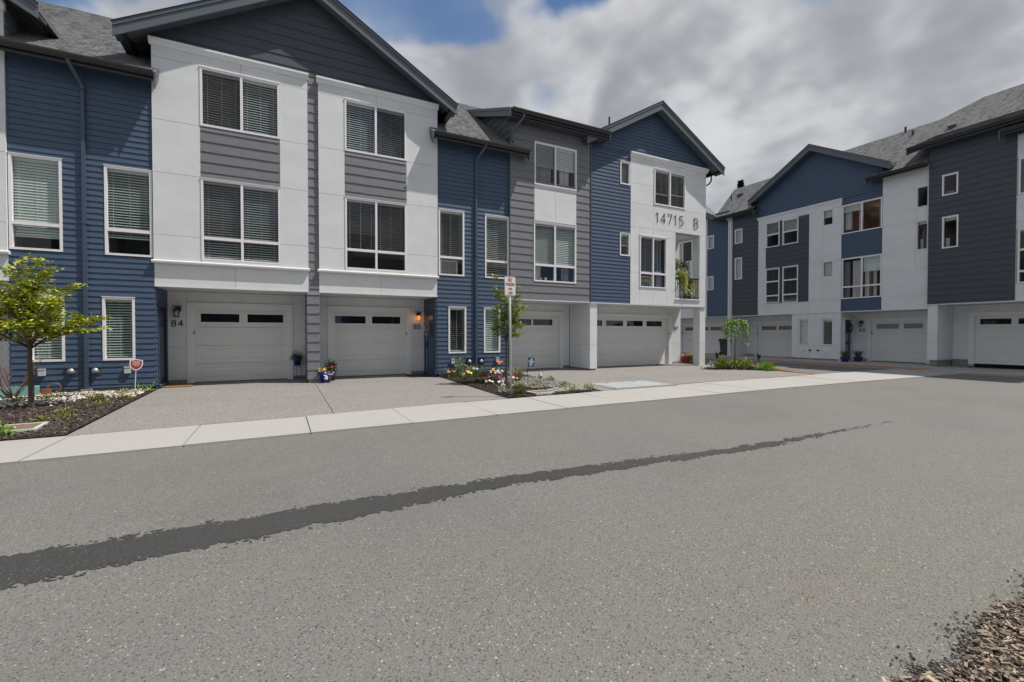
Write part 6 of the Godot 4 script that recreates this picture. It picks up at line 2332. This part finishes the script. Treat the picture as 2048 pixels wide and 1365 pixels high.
	var fl := [
		[5.00, -14.10, 0.17, 0.20, [Color(0.75, 0.35, 0.03), Color(0.7, 0.5, 0.05)], 7, 0.055, "orange and yellow flowers at the left tip of the flower bed"],
		[5.12, -13.30, 0.13, 0.13, [Color(0.10, 0.02, 0.22)], 5, 0.05, "small violet pansies near the left tip of the bed"],
		[5.35, -13.45, 0.15, 0.24, [Color(0.85, 0.52, 0.02)], 3, 0.07, "single big yellow marigold right of the violet pansies"],
		[5.28, -14.0, 0.12, 0.13, [Color(0.7, 0.4, 0.35), Color(0.75, 0.6, 0.5)], 6, 0.04, "pale peach flowers behind the violet pansies"],
		[5.22, -12.55, 0.13, 0.13, [Color(0.65, 0.12, 0.06)], 5, 0.04, "coral red flowers at the front left of the bed"],
		[5.42, -12.5, 0.12, 0.12, [Color(0.6, 0.06, 0.14), Color(0.65, 0.2, 0.3)], 6, 0.04, "rose red flowers beside the coral ones"],
		[5.72, -12.75, 0.10, 0.12, [Color(0.6, 0.05, 0.10)], 5, 0.04, "dark rose flowers in the middle of the bed's front"],
		[5.33, -11.85, 0.16, 0.12, [Color(0.8, 0.8, 0.8)], 9, 0.045, "white pansies at the front edge of the bed"],
		[5.74, -12.2, 0.16, 0.17, [Color(0.30, 0.005, 0.20), Color(0.38, 0.01, 0.26)], 9, 0.06, "deep magenta petunias in the middle of the bed"],
		[5.55, -11.55, 0.13, 0.12, [Color(0.75, 0.72, 0.76)], 8, 0.045, "white and lilac pansies below the magenta petunias"],
		[5.32, -10.85, 0.15, 0.13, [Color(0.7, 0.42, 0.5)], 4, 0.055, "pale pink flowers near the front edge by the post"],
		[5.50, -10.75, 0.12, 0.13, [Color(0.7, 0.4, 0.46)], 3, 0.05, "small pink flowers right of the pale pink ones"],
		[6.05, -12.95, 0.24, 0.27, [Color(0.78, 0.72, 0.74), Color(0.6, 0.5, 0.55)], 22, 0.045, "white and pink daisies massed left of the young tree"],
		[5.98, -13.2, 0.12, 0.34, [Color(0.8, 0.5, 0.1)], 4, 0.06, "yellow orange daisy above the white daisies"],
		[6.30, -13.3, 0.20, 0.52, [Color(0.75, 0.13, 0.01)], 3, 0.075, "tall orange poppy with bright green leaves"],
		[5.92, -11.6, 0.18, 0.22, [Color(0.65, 0.35, 0.42)], 5, 0.055, "pink blooms on leafy stems beside the post"],
		[5.70, -13.9, 0.15, 0.30, [Color(0.8, 0.8, 0.82)], 8, 0.05, "white flowers against the blue wall"],
	]
	for i in fl.size():
		var q: Array = fl[i]
		plant("flowering_plant", q[7], "flowers", q[0], q[1], g, mound_mesh(130 + i, q[2], q[3] * 0.85, 110, 0.06, 0.028, LIME if i == 14 else GREEN), flower_mesh(160 + i, q[5], q[2] * 0.9, q[3] * 0.8, q[3] * 1.05, q[6], q[4]))
	plant("leafy_shrub", "upright yellow flecked shrub below the left ground window of B5", "shrub", 5.35, -14.35, "", mound_mesh(181, 0.26, 0.85, 620, 0.06, 0.032, [Color(0.12, 0.22, 0.05), Color(0.30, 0.34, 0.10), Color(0.07, 0.14, 0.03), Color(0.42, 0.40, 0.2)]))
	plant("grass_tuft", "blue green grass tuft at the left tip of the bed", "grass tuft", 4.98, -14.45, "", blades_mesh(182, 0.3, 0.36, 90, 0.012, [Color(0.10, 0.16, 0.14), Color(0.16, 0.22, 0.18)], 0.9))
	plant("grass_tuft", "pale green grass tuft below the right vent hood", "grass tuft", 5.75, -14.35, "", blades_mesh(183, 0.3, 0.45, 130, 0.012, [Color(0.24, 0.28, 0.14), Color(0.32, 0.34, 0.18)], 0.7))
	plant("grass_tuft", "grey green feathery tuft against the wall, left of the tall poppy", "grass tuft", 6.10, -14.0, "", blades_mesh(184, 0.35, 0.40, 150, 0.010, [Color(0.14, 0.18, 0.10), Color(0.22, 0.24, 0.16)], 0.8))
	plant("grass_tuft", "wispy straw green grass right of the sign post", "grass tuft", 6.45, -12.35, "", blades_mesh(185, 0.4, 0.50, 220, 0.010, [Color(0.24, 0.25, 0.09), Color(0.34, 0.33, 0.15)], 0.9))
	plant("grass_tuft", "green grass clump at the very foot of the sign post", "grass tuft", 5.28, -10.0, "", blades_mesh(186, 0.3, 0.36, 240, 0.009, [Color(0.13, 0.19, 0.05), Color(0.22, 0.26, 0.10)], 0.9))
	plant("grass_tuft", "thin grey grass left of the sign post at the bed's front tip", "grass tuft", 5.0, -9.78, "", blades_mesh(187, 0.3, 0.2, 130, 0.008, [Color(0.16, 0.15, 0.08), Color(0.25, 0.24, 0.14)], 1.2))
	plant("silver_plant", "silvery white leaved plant just left of the sign post", "plant", 4.98, -10.3, "", mound_mesh(188, 0.14, 0.16, 120, 0.06, 0.03, SILVER))
	for q in [[6.35, -11.1, 0.24, 0.12, LIME, "low lime green plant in the gravel"], [6.85, -10.35, 0.22, 0.22, MIXED, "bushy olive plant between two valve box lids"], [6.78, -9.85, 0.20, 0.12, LIME, "low bright plant at the sidewalk, in front of the lids"], [7.42, -9.98, 0.26, 0.15, LIME, "low bright green plant at the bed's right front corner"], [7.45, -12.0, 0.20, 0.18, MIXED, "sparse straw coloured plant at the gravel's back edge"], [6.95, -13.0, 0.2, 0.18, MIXED, "low dry plant at the foot of the blue yard sign"]]:
		plant("low_plant", q[5], "plant", q[0], q[1], "low plants of the middle bed", mound_mesh(int(q[0] * 50), q[2], q[3], 190, 0.055, 0.02, q[4]))
	t = thing("garden_light", "small clear garden light on a stake in the gravel", "garden light", Vector3(7.03, gy(-11.9) + 0.02, -11.9))
	st = S()
	tube(st, [Vector3(0, -0.05, 0), Vector3(0, 0.10, 0)], [0.008, 0.008], 6)
	obj("stake", fin(st, M.metal_grey), t)
	st = S()
	lathe(st, [Vector2(0.0, 0.09), Vector2(0.05, 0.11), Vector2(0.085, 0.20), Vector2(0.03, 0.29), Vector2(0.0, 0.30)], 6)
	obj("light_globe", fin(st, M.lamp_glass), t)
	# corner bed
	for q in [[16.55, -13.0, 0.34, 0.42, LIME, 420, "leafy lime plant left of the weeping tree's trunk"], [16.95, -12.75, 0.38, 0.40, LIME, 460, "leafy lime plant around the weeping tree's trunk"], [17.35, -12.5, 0.34, 0.42, LIME, 420, "leafy lime plant right of the weeping tree's trunk"]]:
		plant("leafy_plant", q[6], "plant", q[0], q[1], "lime plants of the corner bed", mound_mesh(int(q[0] * 60), q[2], q[3], q[5], 0.12, 0.05, q[4]))
	plant("spreading_shrub", "low vivid green spreading shrub at the kerb's orange tip", "shrub", 17.62, -11.78, "", mound_mesh(206, 0.52, 0.36, 1500, 0.07, 0.022, [Color(0.20, 0.38, 0.02), Color(0.30, 0.48, 0.03), Color(0.12, 0.26, 0.02)]))
	plant("dark_shrub", "dark green round shrub beside the white corner column", "shrub", 17.75, -14.1, "", mound_mesh(207, 0.42, 0.50, 800, 0.07, 0.03, GREEN))
	plant("silver_plant", "silvery plant left of the lime plants in the corner bed", "plant", 16.35, -13.3, "", mound_mesh(208, 0.22, 0.40, 160, 0.10, 0.03, SILVER))
	for q in [[16.85, -12.35, "plum leaved low plant left of the trunk's foot"], [17.15, -12.1, "plum leaved low plant right of the trunk's foot"], [16.5, -12.7, "smallest plum leaved plant near the driveway"]]:
		plant("plum_plant", q[2], "plant", q[0], q[1], "plum leaved plants", mound_mesh(int(q[0] * 70), 0.2, 0.16, 160, 0.07, 0.04, PLUM))
	plant("orange_grass", "orange red ornamental grass seen behind the corner column", "grass tuft", 17.72, -16.0, "", blades_mesh(211, 0.5, 0.50, 420, 0.014, [Color(0.40, 0.10, 0.05), Color(0.5, 0.18, 0.10), Color(0.28, 0.08, 0.04)], 0.9))
	plant("green_grass", "green ornamental grass right of the orange one behind the column", "grass tuft", 17.95, -15.6, "", blades_mesh(212, 0.5, 0.60, 420, 0.014, [Color(0.12, 0.26, 0.04), Color(0.2, 0.34, 0.06)], 0.8))
	plant("green_grass", "yellow green ornamental grass behind the orange one", "grass tuft", 17.85, -17.0, "", blades_mesh(213, 0.5, 0.70, 420, 0.014, [Color(0.22, 0.32, 0.06), Color(0.3, 0.36, 0.1)], 0.8))
	for q in [[17.15, -13.75, "black path light between the dark shrub and the column"], [17.98, -12.35, "black path light at the right end of the corner bed"]]:
		t = thing("path_light", q[2], "path light", Vector3(q[0], gy(q[1]) + 0.02, q[1]), 0.0, "black path lights")
		st = S()
		tube(st, [Vector3(0, -0.05, 0), Vector3(0, 0.40, 0)], [0.018, 0.018], 8)
		obj("stem", fin(st, M.black), t)
		st = S()
		lathe(st, [Vector2(0.0, 0.40), Vector2(0.04, 0.40), Vector2(0.065, 0.44), Vector2(0.075, 0.56), Vector2(0.09, 0.58), Vector2(0.04, 0.64), Vector2(0.0, 0.65)], 10)
		obj("lamp_head", fin(st, M.black), t)
	# balcony plants
	var bal := [
		[Vector3(15.95, 3.95, -14.66), 0.30, 0.55, [Color(0.32, 0.38, 0.03), Color(0.22, 0.34, 0.03), Color(0.42, 0.40, 0.06)], 520, "big yellow green trailing plant over the balcony rail"],
		[Vector3(15.85, 4.55, -14.95), 0.28, 0.45, [Color(0.14, 0.26, 0.04), Color(0.3, 0.36, 0.08), Color(0.06, 0.13, 0.03)], 420, "leafy green plant on the balcony's left, above the terracotta pot"],
		[Vector3(16.45, 4.50, -15.0), 0.34, 0.42, [Color(0.12, 0.22, 0.06), Color(0.34, 0.38, 0.28), Color(0.06, 0.12, 0.03)], 520, "variegated bushy plant at the balcony's upper middle"],
		[Vector3(16.55, 3.75, -14.72), 0.22, 0.35, [Color(0.30, 0.30, 0.05), Color(0.2, 0.26, 0.05)], 240, "thin trailing plant at the right of the balcony rail"]]
	for i in bal.size():
		var q: Array = bal[i]
		t = thing("balcony_plant", q[5], "plant", q[0], 0.0, "plants on the corner balcony")
		var pm := pot(t, "terracotta" if i != 2 else "sign_white", 0.09, 0.14, 0.2, -0.15)
		obj("foliage", mound_mesh(220 + i, q[1], q[2], q[4], 0.09, 0.045, q[3]), t)
		if i != 1:
			st = S()
			for k in 26:
				var a := r.randf() * TAU
				var p := Vector3(cos(a) * q[1] * 0.7, 0.05, sin(a) * q[1] * 0.35 + 0.08)
				for s in 12:
					leaf(st, p + Vector3(r.randfn(0, 0.02), -s * 0.05 * (0.5 + r.randf() * (1.0 if i == 0 else 0.5)), r.randfn(0, 0.02)), Vector3(r.randf() - 0.5, -0.6, r.randf() - 0.3).normalized(), Vector3(r.randf() - 0.5, 0.4, 1).normalized(), 0.07, 0.035, mixc(r, q[3]))
			obj("trailing_leaves", fin(st, M.leaf), t)
	t = thing("balcony_plant", "deep blue flowers in the middle of the balcony plants", "flowers", Vector3(15.85, 4.18, -14.85), 0.0, "plants on the corner balcony")
	obj("foliage", mound_mesh(231, 0.2, 0.15, 100, 0.06, 0.03, GREEN), t)
	obj("flowers", flower_mesh(232, 26, 0.24, 0.08, 0.2, 0.05, [Color(0.04, 0.03, 0.30), Color(0.08, 0.06, 0.4)]), t)
	t = thing("balcony_plant", "pale yellow blossom hanging low through the balcony rail", "flowers", Vector3(16.25, 3.25, -14.62), 0.0, "plants on the corner balcony")
	obj("foliage", mound_mesh(233, 0.16, 0.3, 120, 0.05, 0.025, LIME), t)
	obj("flowers", flower_mesh(234, 16, 0.22, 0.05, 0.4, 0.045, [Color(0.6, 0.55, 0.2), Color(0.65, 0.6, 0.4)]), t)


# ---------------------------------------------------------------- trees
func crown(t: Node3D, sprays: Array, cols: Array, size: float, sd: int) -> void:
	var r := RandomNumberGenerator.new()
	r.seed = sd
	var st := S()
	for q in sprays:
		var d: Vector3 = q[1]
		var up := (Vector3.UP + Vector3(r.randf() - 0.5, 0, r.randf() - 0.5) * 0.9).normalized()
		var z := d.cross(up).normalized()
		up = z.cross(d).normalized()
		var s := size * r.randf_range(0.6, 1.3)
		leaf(st, q[0], d, up, s, s * 0.55, mixc(r, cols))
	obj("crown", fin(st, M.leaf), t)


# limbs: [end point, thickness at the fork]; twigs spread level from the outer part of each limb
func young_tree(called: String, label: String, at: Vector3, fork: float, r0: float, limbs: Array, twigs: int, leaves: int, reach: float, cols: Array, size: float, sd: int) -> void:
	var t := thing(called, label, "tree", at)
	var r := RandomNumberGenerator.new()
	r.seed = sd
	var st := S(true)
	tube(st, [Vector3(0, -0.1, 0), Vector3(0.0, 0.02, 0), Vector3(0.005, fork * 0.4, 0.0), Vector3(-0.008, fork * 0.75, 0.005), Vector3(0, fork, 0)], [r0 * 1.25, r0 * 1.1, r0 * 0.95, r0 * 0.85, r0 * 0.75], 9)
	obj("trunk", fin(st, M.bark), t)
	var sp := []
	for lm: Array in limbs:
		var e: Vector3 = lm[0]
		var b := Vector3(0, fork - 0.05 + 0.1 * r.randf(), 0)
		if lm.size() > 2:
			b = lm[2]
		var mid := b.lerp(e, 0.5) + Vector3(r.randfn(0, 0.04), 0.12 * e.length() * (0.2 if lm.size() > 2 else 0.3), r.randfn(0, 0.04))
		st = S(true)
		tube(st, [b, b.lerp(mid, 0.5), mid, mid.lerp(e, 0.6), e], [lm[1], lm[1] * 0.85, lm[1] * 0.6, lm[1] * 0.4, 0.004], 6)
		for k in twigs:
			var f := lerpf(0.25, 1.0, (k + r.randf()) / twigs)
			var p := b.lerp(mid, f * 2.0) if f < 0.5 else mid.lerp(e, f * 2.0 - 1.0)
			var along_limb := (e - b).normalized()
			var a := r.randf() * TAU
			var d := (Vector3(cos(a), 0.05 + 0.25 * r.randf(), sin(a)) * 0.9 + along_limb * 0.8)
			d = d.normalized()
			var l := reach * r.randf_range(0.5, 1.1) * (1.15 - 0.4 * f)
			var q := p + d * l - Vector3(0, 0.10 * l, 0)
			tube(st, [p, p.lerp(q, 0.5) + Vector3(0, 0.03, 0), q], [0.006, 0.004, 0.002], 4)
			for n in leaves:
				var g := lerpf(0.15, 1.05, r.randf())
				var o := p.lerp(q, g) + Vector3(r.randfn(0, 0.045), r.randfn(0, 0.014), r.randfn(0, 0.045))
				var side_dir := d.cross(Vector3.UP).normalized() * (1.0 if r.randf() < 0.5 else -1.0)
				sp.append([o, (d * 0.7 + side_dir * r.randf_range(0.2, 1.0) + Vector3(0, r.randfn(-0.12, 0.22), 0)).normalized()])
		obj("limb", fin(st, M.bark), t)
	crown(t, sp, cols, size, sd + 1)


func trees() -> void:
	var spring := [Color(0.42, 0.48, 0.035), Color(0.50, 0.54, 0.05), Color(0.32, 0.40, 0.03), Color(0.24, 0.32, 0.03), Color(0.40, 0.36, 0.06)]
	var limbs := []
	for q in [[-0.75, 2.0, 0.2], [0.85, 1.55, 0.1], [0.95, 1.80, -0.2], [-0.85, 1.75, -0.1], [0.1, 1.65, 0.75], [0.05, 1.9, -0.7], [0.5, 2.1, 0.45], [-0.55, 2.35, -0.35], [0.45, 2.45, -0.3], [-0.45, 2.55, 0.3], [0.18, 2.65, 0.15], [-0.2, 2.85, -0.05], [0.2, 2.9, -0.12], [-0.6, 1.6, 0.45], [0.62, 1.75, -0.55], [0.0, 2.3, 0.3]]:
		limbs.append([Vector3(q[0], q[1], q[2]), 0.018])
	young_tree("young_tree", "young tree with yellow green spring leaves before the blue wall at left", Vector3(-4.38, 0.06, -12.25), 1.22, 0.045, limbs, 14, 44, 0.42, spring, 0.078, 501)
	limbs = []
	for q in [[-0.42, 1.95, 0.1], [0.45, 1.75, 0.1], [0.30, 2.6, -0.1], [-0.35, 2.75, 0.1], [0.0, 3.0, 0.0], [-0.2, 2.3, -0.3], [0.25, 2.2, 0.3], [0.5, 2.3, 0.0], [-0.48, 1.6, 0.0], [0.4, 1.45, -0.1], [-0.1, 2.6, 0.25], [-0.28, 3.05, 0.0], [0.35, 2.85, 0.05]]:
		limbs.append([Vector3(q[0], q[1], q[2]), 0.014])
	young_tree("young_tree", "slim young tree with lime leaves right behind the no parking sign", Vector3(5.98, 0.07, -12.1), 1.25, 0.035, limbs, 10, 34, 0.27, [Color(0.28, 0.36, 0.03), Color(0.36, 0.42, 0.06), Color(0.2, 0.28, 0.03)], 0.072, 511)
	# weeping tree: limbs arch over and hang
	var t := thing("weeping_tree", "small weeping tree with a leafy umbrella in the corner bed", "tree", Vector3(16.82, 0.10, -12.62))
	var r := RandomNumberGenerator.new()
	r.seed = 521
	var st := S(true)
	tube(st, [Vector3(0, -0.1, 0), Vector3(0.01, 0.7, 0), Vector3(-0.01, 1.4, 0.01), Vector3(0, 1.85, 0)], [0.03, 0.024, 0.022, 0.02], 8)
	obj("trunk", fin(st, M.bark), t)
	var sp := []
	for i in 26:
		var a := TAU * i / 26 + r.randf() * 0.3
		var d := Vector3(cos(a), 0, sin(a))
		var ro := r.randf_range(0.25, 0.58)
		var dr := r.randf_range(0.35, 0.85) * (1.15 if d.x > 0.2 else 0.8)
		var p := [Vector3(0, 1.8, 0), d * ro * 0.5 + Vector3(0, 2.0 + 0.06 * r.randf(), 0), d * ro * 0.85 + Vector3(0, 1.92, 0), d * ro + Vector3(0, 1.7, 0), d * ro * 1.05 + Vector3(0, 1.9 - dr, 0)]
		st = S(true)
		tube(st, p, [0.012, 0.009, 0.006, 0.004, 0.002], 4)
		obj("limb", fin(st, M.bark), t)
		for k in 46:
			var f := r.randf() * 3.999
			var o: Vector3 = p[int(f)].lerp(p[int(f) + 1], f - int(f)) if f > 0.7 else p[1].lerp(p[2], r.randf())
			sp.append([o + Vector3(r.randfn(0, 0.03), r.randfn(0, 0.03), r.randfn(0, 0.03)), Vector3(r.randf() - 0.5 + d.x * 0.3, -0.55, r.randf() - 0.5 + d.z * 0.3).normalized()])
	crown(t, sp, [Color(0.16, 0.30, 0.03), Color(0.22, 0.36, 0.04), Color(0.10, 0.20, 0.025)], 0.085, 522)
	# far conifer behind the roofs
	t = thing("conifer", "dark conifer whose top shows above the far roof", "tree", Vector3(61.0, 0.0, -45.0))
	st = S(true)
	tube(st, [Vector3(0, -0.2, 0), Vector3(0, 12, 0), Vector3(0.1, 24.4, 0)], [0.35, 0.2, 0.02], 8)
	obj("trunk", fin(st, M.bark), t)
	st = S()
	for i in 420:
		var f := pow(float(i) / 420.0, 0.8)
		var y := lerpf(5.0, 24.2, f)
		var l := lerpf(4.2, 0.25, pow(f, 0.9)) * r.randf_range(0.55, 1.15)
		var a := i * 2.4 + r.randf()
		var d := Vector3(cos(a), lerpf(-0.25, 0.35, f), sin(a)).normalized()
		for k in 16:
			var q := float(k + 1) / 16.0
			var o := Vector3(0, y, 0) + d * l * q + Vector3(0, -0.25 * l * q * q * 0.4, 0)
			for s in [-1, 1]:
				leaf(st, o, (d * 0.5 + d.cross(Vector3.UP).normalized() * s * 0.8 + Vector3(0, r.randf() * 0.4 - 0.1, 0)).normalized(), Vector3.UP, 0.45 * (1.0 - q * 0.4), 0.22, mixc(r, [Color(0.018, 0.04, 0.016), Color(0.03, 0.06, 0.02), Color(0.012, 0.026, 0.012)]))
	obj("crown", fin(st, M.leaf), t)


func houses_opposite() -> void:
	for q in [[-14.0, "left of two grey gabled houses across the street, mirrored in the windows"], [6.0, "right of two grey gabled houses across the street, mirrored in the windows"]]:
		var t := thing("house", q[1], "house", Vector3(q[0] + 8.0, 0, 17.0), 0.0, "houses across the street")
		var st := S()
		bx(st, Vector3(-8.0, -0.05, -4.0), Vector3(8.0, 8.6, 4.0))
		obj("wall", fin(st, M.charcoal_siding), t)
		st = S()
		prism(st, PackedVector2Array([Vector2(-4.5, 8.3), Vector2(4.5, 8.3), Vector2(0, 11.2)]), -8.3, 8.3, Transform3D(Basis(Vector3(0, 0, 1), Vector3.UP, Vector3(-1, 0, 0)), Vector3.ZERO))
		obj("roof", fin(st, M.gutter), t)
		for v in [0.9, 3.6, 6.4]:
			for u in [-6.2, -3.0, 0.6, 4.2]:
				st = S()
				bx(st, Vector3(u, v, -4.03), Vector3(u + 1.7, v + 1.5, -3.99))
				var w := obj("window", fin(st, M.white_trim), t)
				st = S()
				bx(st, Vector3(u + 0.08, v + 0.08, -4.04), Vector3(u + 1.62, v + 1.42, -4.031))
				obj("pane", fin(st, M.dark_glass), w)
